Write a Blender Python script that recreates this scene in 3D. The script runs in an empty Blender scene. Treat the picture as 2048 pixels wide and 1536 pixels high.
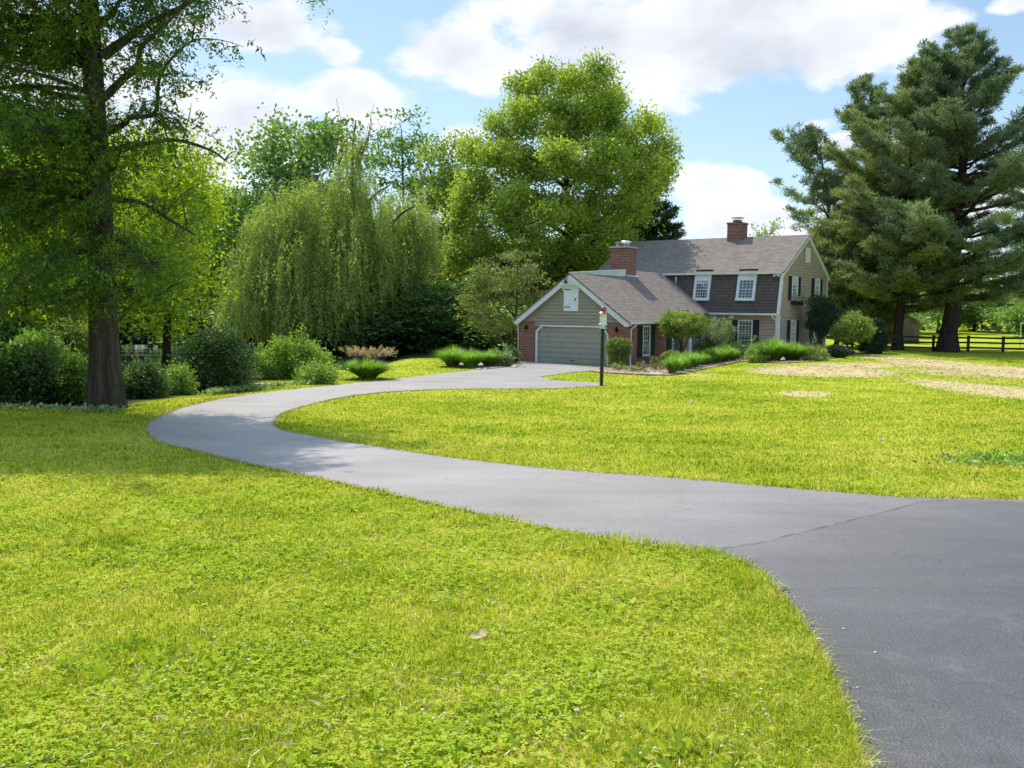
import bpy, math, random
import numpy as np
from mathutils import Vector, Matrix, geometry
R0 = np.random.default_rng(7)
random.seed(7)
C = bpy.context.scene.collection
PI = math.pi
# ------------------------------------------------------------------ camera model (also used to survey the place)
F, PITCH, ROLL, EYE = 1843.5, .0824, .0097, 1.6
CR, SR, CP, SP = math.cos(ROLL), math.sin(ROLL), math.cos(PITCH), math.sin(PITCH)
def ray(x, y):
    a, b = x-1024, 768-y
    px, py = a*CR-b*SR, a*SR+b*CR
    return np.array([px, F*CP+py*SP, -F*SP+py*CP])/F
def at(x, y, Y):
    r = ray(x, y); t = Y/r[1]
    return np.array([r[0]*t, Y, EYE+r[2]*t])
def sstep(a, b, x):
    t = np.clip((x-a)/(b-a), 0, 1); return t*t*(3-2*t)
# ------------------------------------------------------------------ terrain height
POND = [(-80,46),(-45,44),(-22,45),(-15,47.5),(-11.6,49),(-10.9,52),(-11.5,58),(-12,66),(-20,75),(-32,80),(-80,84)]
WATER_Z = -2.0
def sdf(poly, x, y):
    x = np.asarray(x, float); y = np.asarray(y, float)
    d = np.full(x.shape, 1e9); ins = np.zeros(x.shape, bool); n = len(poly)
    for i in range(n):
        ax, ay = poly[i]; bx, by = poly[(i+1) % n]
        ex, ey = bx-ax, by-ay; L = ex*ex+ey*ey+1e-12
        t = np.clip(((x-ax)*ex+(y-ay)*ey)/L, 0, 1)
        d = np.minimum(d, np.hypot(x-ax-t*ex, y-ay-t*ey))
        if ey != 0:
            c = ((ay <= y) & (by > y)) | ((by <= y) & (ay > y))
            xi = ax+(y-ay)/ey*ex
            ins ^= c & (x < xi)
    return np.where(ins, -d, d)
def height(x, y):
    x = np.asarray(x, float); y = np.asarray(y, float)
    yy = np.maximum(y, -3)
    A = 1.86-.52*sstep(4.5, 22, x-.15*(y-55))
    z = -A*(1-np.exp(-yy/26.))
    d = sdf(POND, x, y)
    far = sstep(95, 400, y)*3
    z = z*(1-0) + far
    z = z-sstep(5.5, -1.5, d)*1.9*sstep(0, 40, y)*(x < 5)
    z = z+.03*np.sin(x*.35+1.3)*np.sin(y*.27)+.015*np.sin(x*1.1+y*.7)
    return z
def ground(x, y, it=40):
    r = ray(x, y); lo, hi = 1.0, 300.0
    ts = np.geomspace(1.2, 300, 1200)
    P = ts[:, None]*r[None, :]; P[:, 2] += EYE
    below = P[:, 2] < height(P[:, 0], P[:, 1])
    i = int(np.argmax(below)) if below.any() else len(ts)-1
    a, b = ts[max(i-1, 0)], ts[i]
    for _ in range(30):
        m = (a+b)/2; p = r*m
        if p[2]+EYE < float(height(p[0], p[1])): b = m
        else: a = m
    p = r*b; return np.array([p[0], p[1], float(height(p[0], p[1]))])
def G2(pts): return [tuple(ground(x, y)[:2]) for x, y in pts]
# ------------------------------------------------------------------ materials
class NT:
    def __init__(s, name):
        s.m = bpy.data.materials.new(name); s.m.use_nodes = True; s.t = s.m.node_tree; s.t.nodes.clear()
    def n(s, typ, **k):
        nd = s.t.nodes.new(typ)
        for a, v in k.items():
            if a.startswith('i_'):
                nm = a[2:].replace('_', ' ')
                nd.inputs[int(nm) if nm.isdigit() else nm].default_value = v
            else: setattr(nd, a, v)
        return nd
    def l(s, a, b): s.t.links.new(a, b)
    def out(s, sh, disp=None):
        o = s.n('ShaderNodeOutputMaterial'); s.l(sh, o.inputs['Surface'])
        return s.m
    def mixc(s, f, a, b, bt='MIX'):
        nd = s.n('ShaderNodeMix', data_type='RGBA', blend_type=bt)
        for i, v in ((0, f), (6, a), (7, b)):
            if hasattr(v, 'links') or hasattr(v, 'is_linked'): s.l(v, nd.inputs[i])
            elif i == 0: nd.inputs[i].default_value = v
            else: nd.inputs[i].default_value = (*v, 1) if len(v) == 3 else v
        return nd.outputs[2]
    def noise(s, vec, scale, detail=4, rough=.55):
        nd = s.n('ShaderNodeTexNoise'); nd.inputs['Scale'].default_value = scale
        nd.inputs['Detail'].default_value = detail; nd.inputs['Roughness'].default_value = rough
        if vec is not None: s.l(vec, nd.inputs['Vector'])
        return nd.outputs['Fac']
    def ramp(s, f, stops):
        nd = s.n('ShaderNodeValToRGB'); e = nd.color_ramp.elements
        while len(e) > 1: e.remove(e[-1])
        e[0].position = stops[0][0]; c = stops[0][1]; e[0].color = (*c, 1) if len(c) == 3 else c
        for p, c in stops[1:]:
            q = e.new(p); q.color = (*c, 1) if len(c) == 3 else c
        s.l(f, nd.inputs['Fac']); return nd.outputs['Color']
    def math(s, op, a, b=None, c=None):
        nd = s.n('ShaderNodeMath', operation=op)
        for i, v in enumerate((a, b, c)):
            if v is None: continue
            if hasattr(v, 'is_linked'): s.l(v, nd.inputs[i])
            else: nd.inputs[i].default_value = v
        return nd.outputs[0]
    def pos(s): return s.n('ShaderNodeNewGeometry').outputs['Position']
    def obj(s): return s.n('ShaderNodeTexCoord').outputs['Object']
    def uv(s): return s.n('ShaderNodeTexCoord').outputs['UV']
    def attr(s, name, o='Fac'): return s.n('ShaderNodeAttribute', attribute_name=name).outputs[o]
    def scale(s, v, sc):
        nd = s.n('ShaderNodeMapping'); s.l(v, nd.inputs['Vector']); nd.inputs['Scale'].default_value = sc; return nd.outputs[0]
    def bsdf(s, col, rough=.8, spec=.3, bump=None, bstr=.3, bdist=.01, metallic=0):
        p = s.n('ShaderNodeBsdfPrincipled')
        if hasattr(col, 'is_linked'): s.l(col, p.inputs['Base Color'])
        else: p.inputs['Base Color'].default_value = (*col, 1)
        if hasattr(rough, 'is_linked'): s.l(rough, p.inputs['Roughness'])
        else: p.inputs['Roughness'].default_value = rough
        p.inputs['Specular IOR Level'].default_value = spec; p.inputs['Metallic'].default_value = metallic
        if bump is not None:
            b = s.n('ShaderNodeBump'); b.inputs['Strength'].default_value = bstr; b.inputs['Distance'].default_value = bdist
            s.l(bump, b.inputs['Height']); s.l(b.outputs[0], p.inputs['Normal'])
        return p.outputs[0]
def paint(name, col, rough=.5, var=.12, scale=3., spec=.4, dirt=None):
    t = NT(name); p = t.pos(); n = t.noise(p, scale, 5)
    c2 = tuple(c*(1-var*2) for c in (dirt or col)); c1 = tuple(min(1, c*(1+var)) for c in col)
    c = t.ramp(n, [(.3, c2), (.65, c1)])
    return t.out(t.bsdf(c, rough, spec, bump=t.noise(p, 60, 3), bstr=.15, bdist=.004))
def leafmat(name, dark, mid, light, trans=.45, spec=.25, clump=.35, tboost=(1.25, 1.35, .6), up=.0):
    t = NT(name); p = t.pos()
    n = t.noise(p, clump, 3, .6); a = t.attr('tint')
    f = t.math('ADD', t.math('MULTIPLY', n, .7), t.math('MULTIPLY', a, .55))
    c = t.ramp(f, [(.32, dark), (.62, mid), (.95, light)])
    d = t.n('ShaderNodeBsdfDiffuse'); t.l(c, d.inputs['Color'])
    tr = t.n('ShaderNodeBsdfTranslucent'); t.l(t.mixc(1., c, tboost, 'MULTIPLY'), tr.inputs['Color'])
    m = t.n('ShaderNodeMixShader'); m.inputs[0].default_value = trans
    t.l(d.outputs[0], m.inputs[1]); t.l(tr.outputs[0], m.inputs[2])
    g = t.n('ShaderNodeBsdfGlossy'); g.inputs['Roughness'].default_value = .42; g.inputs['Color'].default_value = (.8, .85, .8, 1)
    m2 = t.n('ShaderNodeMixShader'); m2.inputs[0].default_value = spec*.09
    t.l(m.outputs[0], m2.inputs[1]); t.l(g.outputs[0], m2.inputs[2])
    return t.out(m2.outputs[0])
def barkmat(name, a, b, sx=14.):
    t = NT(name); o = t.scale(t.obj(), (sx, sx, sx*.12)); n = t.noise(o, 1, 6, .7)
    c = t.ramp(n, [(.35, a), (.65, b)])
    return t.out(t.bsdf(c, .95, .1, bump=n, bstr=1., bdist=.05))
M = {}
M['trim'] = paint('white_trim_paint', (.72, .75, .74), .5, .06, 1.5)
M['door_white'] = paint('white_door_paint', (.78, .82, .84), .45, .04)
M['shutter'] = paint('dark_shutter_paint', (.012, .022, .026), .5, .1)
M['black'] = paint('black_iron', (.01, .01, .012), .85, .1, spec=.15)
M['garage_paint'] = paint('taupe_door_paint', (.385, .35, .28), .55, .06, 1.2)
M['post_green'] = paint('dark_green_post_paint', (.012, .03, .026), .4, .15)
M['galv'] = paint('galvanised_metal', (.55, .57, .62), .35, .1)
M['concrete'] = paint('grey_concrete', (.42, .4, .37), .9, .15, 8)
M['stone'] = paint('pale_stone', (.5, .43, .36), .9, .2, 5)
M['curtain'] = paint('white_curtain', (.5, .5, .5), .9, .1)
M['darkroom'] = paint('dark_interior', (.02, .02, .022), .9, .1)
M['lens'] = paint('white_lamp_lens', (.8, .8, .8), .3, .02)
M['barn'] = paint('weathered_grey_boards', (.17, .16, .15), .9, .2, 2)
M['lavender'] = paint('lavender_metal', (.45, .42, .62), .3, .05)
t = NT('polished_steel'); M['steel'] = t.out(t.bsdf((.85, .84, .9), .22, .5, metallic=1.))
t = NT('copper'); n = t.noise(t.obj(), 9, 4); M['copper'] = t.out(t.bsdf(t.ramp(n, [(.35, (.30, .07, .05)), (.7, (.55, .2, .14))]), .3, .5, metallic=.75))
def mk_siding(name, a, b):
    t = NT(name); o = t.obj(); n = t.noise(t.scale(o, (1, 1, 9)), 1.3, 5, .6); n2 = t.noise(o, 30, 3)
    c = t.ramp(n, [(.3, a), (.7, b)])
    return t.out(t.bsdf(c, .65, .3, bump=n2, bstr=.1, bdist=.004))
M['siding'] = mk_siding('tan_clapboard', (.35, .27, .20), (.465, .362, .275))
M['siding_g'] = mk_siding('taupe_clapboard', (.30, .26, .19), (.40, .345, .26))
def mk_brick(name, soot=0.):
    t = NT(name); u = t.uv()
    b = t.n('ShaderNodeTexBrick', offset=.5, squash=1.)
    t.l(u, b.inputs['Vector'])
    for k, v in (('Scale', 1.), ('Mortar Size', .014), ('Mortar Smooth', .1), ('Bias', -.15), ('Brick Width', .27), ('Row Height', .098)): b.inputs[k].default_value = v
    b.inputs['Color1'].default_value = (.36, .105, .055, 1); b.inputs['Color2'].default_value = (.12, .032, .024, 1)
    b.inputs['Mortar'].default_value = (.5, .41, .33, 1)
    n = t.noise(t.scale(u, (1, 1, 1)), 2.1, 4)
    c = t.mixc(t.math('MULTIPLY', n, .55), b.outputs['Color'], (.12, .045, .03), 'MIX')
    inv = t.math('SUBTRACT', 1., b.outputs['Fac'])
    h = t.math('ADD', inv, t.math('MULTIPLY', t.noise(u, 40, 3), .3))
    return t.out(t.bsdf(c, .9, .15, bump=h, bstr=.8, bdist=.012))
M['brick'] = mk_brick('red_brick')
def mk_shingle(name, c1, c2, gap, row=.145, w=.3, bd=.014):
    t = NT(name); u = t.uv()
    b = t.n('ShaderNodeTexBrick', offset=.5)
    t.l(u, b.inputs['Vector'])
    for k, v in (('Scale', 1.), ('Mortar Size', .011), ('Mortar Smooth', .3), ('Bias', 0.), ('Brick Width', w), ('Row Height', row)): b.inputs[k].default_value = v
    b.inputs['Color1'].default_value = (*c1, 1); b.inputs['Color2'].default_value = (*c2, 1); b.inputs['Mortar'].default_value = (*gap, 1)
    sx = t.n('ShaderNodeSeparateXYZ'); t.l(u, sx.inputs[0])
    saw = t.math('FRACT', t.math('DIVIDE', sx.outputs[1], row))
    n = t.noise(u, .8, 5, .65); n2 = t.noise(u, 55, 2)
    c = t.mixc(t.math('MULTIPLY', n, .5), b.outputs['Color'], tuple(x*.62 for x in c2))
    c = t.mixc(t.math('MULTIPLY', n2, .35), c, tuple(x*1.35 for x in c1))
    # shade line at the butt edge of each course, painted into the colour
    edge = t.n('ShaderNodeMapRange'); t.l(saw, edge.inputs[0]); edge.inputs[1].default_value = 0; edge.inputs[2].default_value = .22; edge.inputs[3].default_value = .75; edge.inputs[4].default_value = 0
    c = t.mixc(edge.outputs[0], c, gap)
    h = t.math('SUBTRACT', 1., saw)
    return t.out(t.bsdf(c, .95, .1, bump=t.math('ADD', h, t.math('MULTIPLY', n2, .3)), bstr=.7, bdist=bd))
M['roof'] = mk_shingle('brown_asphalt_shingles', (.285, .236, .192), (.182, .148, .12), (.055, .044, .038), row=.2, w=.34)
M['mansard'] = mk_shingle('dark_brown_wood_shingles', (.165, .132, .108), (.095, .077, .066), (.03, .024, .022), row=.2, w=.17)
t = NT('window_glass')
pz = t.noise(t.scale(t.obj(), (2, 2, 1.3)), 1.6, 3)
gl = t.n('ShaderNodeBsdfGlossy'); gl.inputs['Roughness'].default_value = .03; gl.inputs['Color'].default_value = (.9, .95, 1, 1)
df = t.n('ShaderNodeBsdfDiffuse'); t.l(t.ramp(pz, [(.42, (.012, .014, .018)), (.7, (.10, .10, .10))]), df.inputs['Color'])
lw = t.n('ShaderNodeLayerWeight'); lw.inputs[0].default_value = .35
mx = t.n('ShaderNodeMixShader'); t.l(t.math('MULTIPLY_ADD', lw.outputs['Facing'], .5, .14), mx.inputs[0]); t.l(df.outputs[0], mx.inputs[1]); t.l(gl.outputs[0], mx.inputs[2])
M['glass'] = t.out(mx.outputs[0])
# lawn colour by world position, shared by the soil sheet and the blades
def lawn_color(t, p, bladed):
    n1 = t.noise(t.scale(p, (1, 1, 0)), .22, 4, .6); n2 = t.noise(t.scale(p, (1, 1, 0)), 2.2, 4, .65); n3 = t.noise(t.scale(p, (1, 1, 0)), 26, 4, .75)
    f = t.math('ADD', t.math('ADD', t.math('MULTIPLY', n1, .62), t.math('MULTIPLY_ADD', n2, .5, -.11)), t.math('MULTIPLY', n3, (.26 if not bladed else .14)))
    vd = t.n('ShaderNodeVectorMath', operation='DISTANCE'); t.l(p, vd.inputs[0]); vd.inputs[1].default_value = (9, 30, -1); f = t.math('ADD', f, t.math('MULTIPLY', t.math('SINE', t.math('MULTIPLY', vd.outputs['Value'], 3.4)), .022))
    if bladed: f = t.math('ADD', f, t.math('MULTIPLY_ADD', t.attr('tint'), .46, -.13))
    s = 1.0 if bladed else .85
    return t.ramp(f, [(.33, (.09*s, .17*s, .014*s)), (.46, (.235*s, .34*s, .02*s)), (.58, (.405*s, .475*s, .03*s)), (.72, (.57*s, .57*s, .065*s)), (.86, (.76*s, .64*s, .2*s))])
t = NT('lawn'); p = t.pos(); c = lawn_color(t, p, False)
st = t.attr('straw'); sn = t.noise(t.scale(p, (1, 1, 0)), 3.5, 5, .7)
sf = t.math('MULTIPLY', t.n('ShaderNodeMath', operation='SMOOTH_MIN').outputs[0], 0) if False else None
thr = t.n('ShaderNodeMapRange'); thr.interpolation_type = 'SMOOTHSTEP'
t.l(t.math('ADD', st, t.math('MULTIPLY_ADD', sn, .9, -.45)), thr.inputs[0]); thr.inputs[1].default_value = .30; thr.inputs[2].default_value = .62
strawc = t.ramp(t.noise(t.scale(p, (1, 1, 0)), 14, 5, .75), [(.3, (.38, .29, .12)), (.7, (.70, .56, .28))])
c = t.mixc(thr.outputs[0], c, strawc)
dk = t.attr('wood'); c = t.mixc(dk, c, (.018, .028, .008))  # woodland floor near black: its shade is painted into the colour
M['lawn'] = t.out(t.bsdf(c, 1., .05, bump=t.noise(p, 30, 4, .7), bstr=.8, bdist=.04))
def grassmat(name, shift=None):
    t = NT(name); p = t.pos(); c = lawn_color(t, p, True)
    if shift: c = t.mixc(.55, c, shift)
    g = t.n('ShaderNodeNewGeometry')
    vm = t.n('ShaderNodeVectorMath', operation='ADD'); sc = t.n('ShaderNodeVectorMath', operation='SCALE'); t.l(g.outputs['Normal'], sc.inputs[0]); sc.inputs['Scale'].default_value = .45
    t.l(sc.outputs[0], vm.inputs[0]); vm.inputs[1].default_value = (0, 0, .8)
    nm = t.n('ShaderNodeVectorMath', operation='NORMALIZE'); t.l(vm.outputs[0], nm.inputs[0])
    d = t.n('ShaderNodeBsdfDiffuse'); t.l(c, d.inputs['Color']); t.l(nm.outputs[0], d.inputs['Normal'])
    tr = t.n('ShaderNodeBsdfTranslucent'); t.l(t.mixc(1., c, (1.3, 1.3, .6), 'MULTIPLY'), tr.inputs['Color'])
    m = t.n('ShaderNodeMixShader'); m.inputs[0].default_value = .4; t.l(d.outputs[0], m.inputs[1]); t.l(tr.outputs[0], m.inputs[2])
    return t.out(m.outputs[0])
M['grass'] = grassmat('grass_blades'); M['clover'] = grassmat('clover_leaves', (.34, .48, .04)); M['lush'] = grassmat('lush_grass', (.30, .50, .015))
def mk_asphalt(name, a, b, a2, b2, spec=.5, rough=.5):
    t = NT(name); p = t.pos(); f = t.noise(p, 120, 2, .6); m_ = t.noise(p, .55, 5, .65); v = t.n('ShaderNodeTexVoronoi'); v.inputs['Scale'].default_value = 70; t.l(p, v.inputs['Vector'])
    st_ = t.noise(t.scale(p, (.35, 1.6, 1)), 1.1, 5, .7)
    h = t.math('ADD', t.math('MULTIPLY', v.outputs['Distance'], .8), t.math('MULTIPLY', f, .6))
    mf = t.math('ADD', t.math('MULTIPLY', m_, .6), t.math('MULTIPLY', st_, .4))
    wear = t.noise(p, 2.2, 6, .75)
    c1 = t.ramp(mf, [(.36, a), (.64, b)]); c2 = t.ramp(mf, [(.36, a2), (.64, b2)])
    bl = t.math('ADD', t.attr('blend'), t.math('MULTIPLY_ADD', wear, .5, -.25)); bl = t.n('ShaderNodeClamp', i_Value=0.) if False else bl
    mrr = t.n('ShaderNodeMapRange'); t.l(bl, mrr.inputs[0]); c = t.mixc(mrr.outputs[0], c1, c2)
    c = t.mixc(t.ramp(wear, [(.5, (0, 0, 0)), (.75, (.3, .3, .3))]), c, (.22, .20, .19))
    c = t.mixc(t.ramp(f, [(.5, (0, 0, 0)), (.68, (.9, .9, .9))]), c, t.mixc(1., c, (1.9, 1.85, 1.8), 'MULTIPLY'))
    c = t.mixc(t.ramp(v.outputs['Distance'], [(.0, (.9, .9, .9)), (.4, (0, 0, 0))]), c, tuple(x*.5 for x in a2))
    vc = t.n('ShaderNodeTexVoronoi', feature='DISTANCE_TO_EDGE'); vc.inputs['Scale'].default_value = .55; dsp = t.n('ShaderNodeVectorMath', operation='ADD'); nz = t.n('ShaderNodeTexNoise'); nz.inputs['Scale'].default_value = 1.7; nz.inputs['Detail'].default_value = 6; t.l(p, nz.inputs['Vector']); t.l(p, dsp.inputs[0]); t.l(nz.outputs['Color'], dsp.inputs[1]); t.l(dsp.outputs[0], vc.inputs['Vector'])
    ck = t.ramp(vc.outputs['Distance'], [(.0, (.32, .32, .32)), (.012, (0, 0, 0))]); ckm = t.math('MULTIPLY', ck, t.math('GREATER_THAN', m_, .53)); c = t.mixc(ckm, c, tuple(x*.6 for x in a2))
    return t.out(t.bsdf(c, rough, spec, bump=h, bstr=.75, bdist=.005))
M['drive'] = mk_asphalt('worn_grey_asphalt', (.212, .185, .163), (.325, .287, .256), (.06, .055, .050), (.092, .085, .078), .45, .5)
M['seam'] = paint('tar_seam', (.14, .132, .126), .6, .3, 8)
t = NT('pond_water'); p = t.pos(); n = t.noise(t.scale(p, (1, 1, 1)), 3.2, 3); sc = t.ramp(t.noise(t.scale(p, (.25, 1.1, 1)), .55, 5, .7), [(.56, (0, 0, 0)), (.70, (.6, .6, .6))])
w = t.bsdf((.012, .018, .01), .05, .6, bump=n, bstr=.08, bdist=.05); al = t.bsdf(t.ramp(t.noise(p, 5, 4), [(.3, (.10, .11, .05)), (.7, (.25, .24, .15))]), .8, .3)
mx = t.n('ShaderNodeMixShader'); t.l(sc, mx.inputs[0]); t.l(w, mx.inputs[1]); t.l(al, mx.inputs[2]); M['water'] = t.out(mx.outputs[0])
t = NT('wood_chips'); p = t.pos(); n = t.noise(p, 16, 5, .8); M['mulch'] = t.out(t.bsdf(t.ramp(n, [(.3, (.16, .085, .05)), (.5, (.42, .28, .2)), (.72, (.66, .5, .4))]), .95, .1, bump=n, bstr=1, bdist=.03))
M['chip'] = paint('wood_chip', (.55, .40, .31), .9, .25, 9)
t = NT('straw'); M['straw'] = t.out(t.bsdf(t.ramp(t.attr('tint'), [(0, (.42, .32, .17)), (1, (.76, .63, .40))]), .8, .2))
M['bark_cypress'] = barkmat('cypress_bark', (.035, .026, .02), (.13, .10, .08), 9)
M['bark_dark'] = barkmat('dark_bark', (.022, .017, .014), (.075, .058, .045))
M['bark_grey'] = barkmat('grey_bark', (.06, .05, .04), (.19, .16, .125))
M['bark_pine'] = barkmat('pine_bark', (.025, .02, .018), (.085, .066, .055), 7)
M['fence'] = barkmat('weathered_fence_wood', (.03, .025, .02), (.09, .075, .06), 10)
M['white_petal'] = paint('white_petals', (.82, .70, .50), .8, .1, 30)
M['yellow_petal'] = paint('yellow_petals', (.8, .6, .04), .7, .1, 30)
M['violet_petal'] = paint('violet_petals', (.22, .18, .5), .7, .2, 30)
M['dryleaf'] = paint('dry_leaf', (.50, .37, .20), .8, .3, 25)
L = {}
L['cypress'] = leafmat('cypress_needles', (.035, .075, .016), (.12, .20, .03), (.31, .40, .06), .6, .12, .45)
L['bright'] = leafmat('bright_yellow_green_leaves', (.12, .20, .015), (.38, .47, .02), (.64, .68, .05), .55, .3, .5)
L['maple'] = leafmat('spring_maple_leaves', (.105, .17, .03), (.335, .43, .055), (.60, .65, .13), .5, .4, .35, tboost=(1.2, 1.25, .6))
L['willow'] = leafmat('willow_leaves', (.14, .19, .035), (.34, .40, .09), (.58, .62, .2), .45, .4, .7)
L['forest'] = leafmat('forest_leaves', (.03, .07, .02), (.095, .165, .04), (.23, .32, .08), .5, .4, .45)
L['mid'] = leafmat('mid_green_leaves', (0.07, 0.14, 0.028), (0.175, 0.289, 0.0525), (0.35, 0.49, 0.105), .45, .5, .35)
L['pine'] = leafmat('pine_needles', (.055, .095, .06), (.17, .23, .125), (.36, .42, .22), .3, .3, .35)
L['pine_y'] = leafmat('yellowish_pine_needles', (.08, .12, .05), (.24, .29, .11), (.46, .48, .19), .3, .3, .35)
L['cedar'] = leafmat('dark_cedar_needles', (0.021, 0.0438, 0.0245), (0.0525, 0.0875, 0.0455), (0.123, 0.158, 0.0788), .2, .2, .4)
L['hornbeam'] = leafmat('olive_green_leaves', (.09, .12, .03), (.21, .24, .065), (.38, .39, .13), .42, .4, .7)
L['shrub'] = leafmat('shrub_leaves', (.09, .14, .03), (.24, .31, .055), (.46, .51, .13), .45, .5, 1.4)
L['glossy'] = leafmat('glossy_shrub_leaves', (.035, .07, .018), (.09, .155, .04), (.24, .33, .11), .35, .5, 1.6)
L['box'] = leafmat('clipped_box_leaves', (0.0875, 0.123, 0.0315), (0.21, 0.271, 0.0613), (0.438, 0.49, 0.123), .35, .4, 1.5)
L['lime'] = leafmat('lime_leaves', (.09, .17, .03), (.24, .36, .06), (.46, .55, .14), .45, .4, 1.3)
L['strap'] = leafmat('strappy_leaves', (.08, .18, .03), (.22, .38, .06), (.42, .56, .13), .55, .5, 1.)
L['varieg'] = leafmat('pale_edged_leaves', (.10, .16, .06), (.26, .34, .15), (.5, .55, .34), .4, .3, 2)
L['plume'] = leafmat('dry_plumes', (0.28, 0.175, 0.123), (0.49, 0.35, 0.245), (0.735, 0.578, 0.42), .4, .1, 2)
# ------------------------------------------------------------------ mesh building
def link(o, parent=None):
    C.objects.link(o)
    if parent is not None: o.parent = parent
    return o
def empty(name, loc, label, cat, group=None, rz=0):
    o = bpy.data.objects.new(name, None); o.location = [float(v) for v in loc]; o.rotation_euler = (0, 0, rz); o.empty_display_size = .3
    C.objects.link(o); o['label'] = label; o['category'] = cat
    if group: o['group'] = group
    return o
def tag(o, label=None, cat=None, group=None, kind=None):
    if label: o['label'] = label
    if cat: o['category'] = cat
    if group: o['group'] = group
    if kind: o['kind'] = kind
    return o
class MB:
    def __init__(s): s.v = []; s.f = []; s.uv = []; s.map = None
    def poly(s, pts, axes=None):
        b = len(s.v); s.v += [tuple(s.map(*p)) if s.map else tuple(p) for p in pts]; s.f.append(tuple(range(b, b+len(pts))))
        if axes: s.uv.append([(sum(p[i]*axes[0][i] for i in range(3)), sum(p[i]*axes[1][i] for i in range(3))) for p in pts])
        else: s.uv.append([(p[0]+p[1], p[2]) for p in pts])
    def box(s, x0, x1, y0, y1, z0, z1):
        x0, x1 = min(x0, x1), max(x0, x1); y0, y1 = min(y0, y1), max(y0, y1)
        q = [(x0,y0,z0),(x1,y0,z0),(x1,y1,z0),(x0,y1,z0),(x0,y0,z1),(x1,y0,z1),(x1,y1,z1),(x0,y1,z1)]
        for f in ((0,3,2,1),(4,5,6,7),(0,1,5,4),(1,2,6,5),(2,3,7,6),(3,0,4,7)): s.poly([q[i] for i in f])
    def prism(s, pts, off, axes=None):      # planar polygon extruded by vector off
        o = Vector(off); top = [tuple(Vector(p)+o) for p in pts]
        s.poly(pts, axes); s.poly(top[::-1], axes)
        n = len(pts)
        for i in range(n):
            j = (i+1) % n; s.poly([pts[i], top[i], top[j], pts[j]], axes)
    def bar(s, a, b, w, d, up=(0, 0, 1)):
        a = Vector(a); b = Vector(b); t = (b-a).normalized(); u = Vector(up); x = t.cross(u)
        if x.length < 1e-4: x = t.cross(Vector((1, 0, 0)))
        x.normalize(); y = x.cross(t); x *= w/2; y *= d/2
        q = [a-x-y, a+x-y, a+x+y, a-x+y, b-x-y, b+x-y, b+x+y, b-x+y]
        for f in ((0,3,2,1),(4,5,6,7),(0,1,5,4),(1,2,6,5),(2,3,7,6),(3,0,4,7)): s.poly([tuple(q[i]) for i in f])
    def tube(s, pts, rad, n=8, cap=True):
        pts = [Vector(p) for p in pts]
        if not hasattr(rad, '__len__'): rad = [rad]*len(pts)
        b = len(s.v); x = None
        for i, p in enumerate(pts):
            t = (pts[min(i+1, len(pts)-1)]-pts[max(i-1, 0)]).normalized()
            if x is None: x = t.orthogonal().normalized()
            x = (x-t*x.dot(t)).normalized(); y = t.cross(x)
            s.v += [tuple(p+(x*math.cos(2*PI*k/n)+y*math.sin(2*PI*k/n))*rad[i]) for k in range(n)]
        for i in range(len(pts)-1):
            for k in range(n):
                s.f.append((b+i*n+k, b+i*n+(k+1) % n, b+(i+1)*n+(k+1) % n, b+(i+1)*n+k)); s.uv.append([(k/n, i), ((k+1)/n, i), ((k+1)/n, i+1), (k/n, i+1)])
        if cap:
            s.f.append(tuple(b+k for k in range(n))[::-1]); s.uv.append([(0, 0)]*n)
            s.f.append(tuple(b+(len(pts)-1)*n+k for k in range(n))); s.uv.append([(0, 0)]*n)
    def lathe(s, prof, c=(0, 0, 0), n=12):
        b = len(s.v)
        for r, z in prof: s.v += [(c[0]+r*math.cos(2*PI*k/n), c[1]+r*math.sin(2*PI*k/n), c[2]+z) for k in range(n)]
        for i in range(len(prof)-1):
            for k in range(n):
                s.f.append((b+i*n+k, b+i*n+(k+1) % n, b+(i+1)*n+(k+1) % n, b+(i+1)*n+k)); s.uv.append([(0, 0)]*4)
    def build(s, name, mat, parent=None, smooth=False):
        me = bpy.data.meshes.new(name); me.from_pydata(s.v, [], s.f)
        uv = me.uv_layers.new(name='UVMap'); flat = [c for f in s.uv for p in f for c in p]
        uv.data.foreach_set('uv', flat)
        me.materials.append(mat); me.update()
        if smooth: me.polygons.foreach_set('use_smooth', [True]*len(me.polygons))
        return link(bpy.data.objects.new(name, me), parent)
def npmesh(name, V, loops, per, mat, tint=None, smooth=False):
    """V (n,3), faces all with `per` corners in `loops` (m,per)"""
    me = bpy.data.meshes.new(name); V = np.ascontiguousarray(V, np.float32); loops = np.ascontiguousarray(loops, np.int32)
    me.vertices.add(len(V)); me.vertices.foreach_set('co', V.ravel())
    m = len(loops); me.loops.add(m*per); me.loops.foreach_set('vertex_index', loops.ravel())
    me.polygons.add(m); me.polygons.foreach_set('loop_start', np.arange(0, m*per, per, dtype=np.int32))
    try: me.polygons.foreach_set('loop_total', np.full(m, per, np.int32))
    except Exception: pass
    if smooth: me.polygons.foreach_set('use_smooth', np.ones(m, bool))
    me.update(calc_edges=True)
    if tint is not None:
        a = me.attributes.new('tint', 'FLOAT', 'FACE'); a.data.foreach_set('value', np.ascontiguousarray(tint, np.float32))
    me.materials.append(mat)
    return me
def nrm(a): return a/np.maximum(np.linalg.norm(a, axis=-1, keepdims=True), 1e-9)
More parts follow.
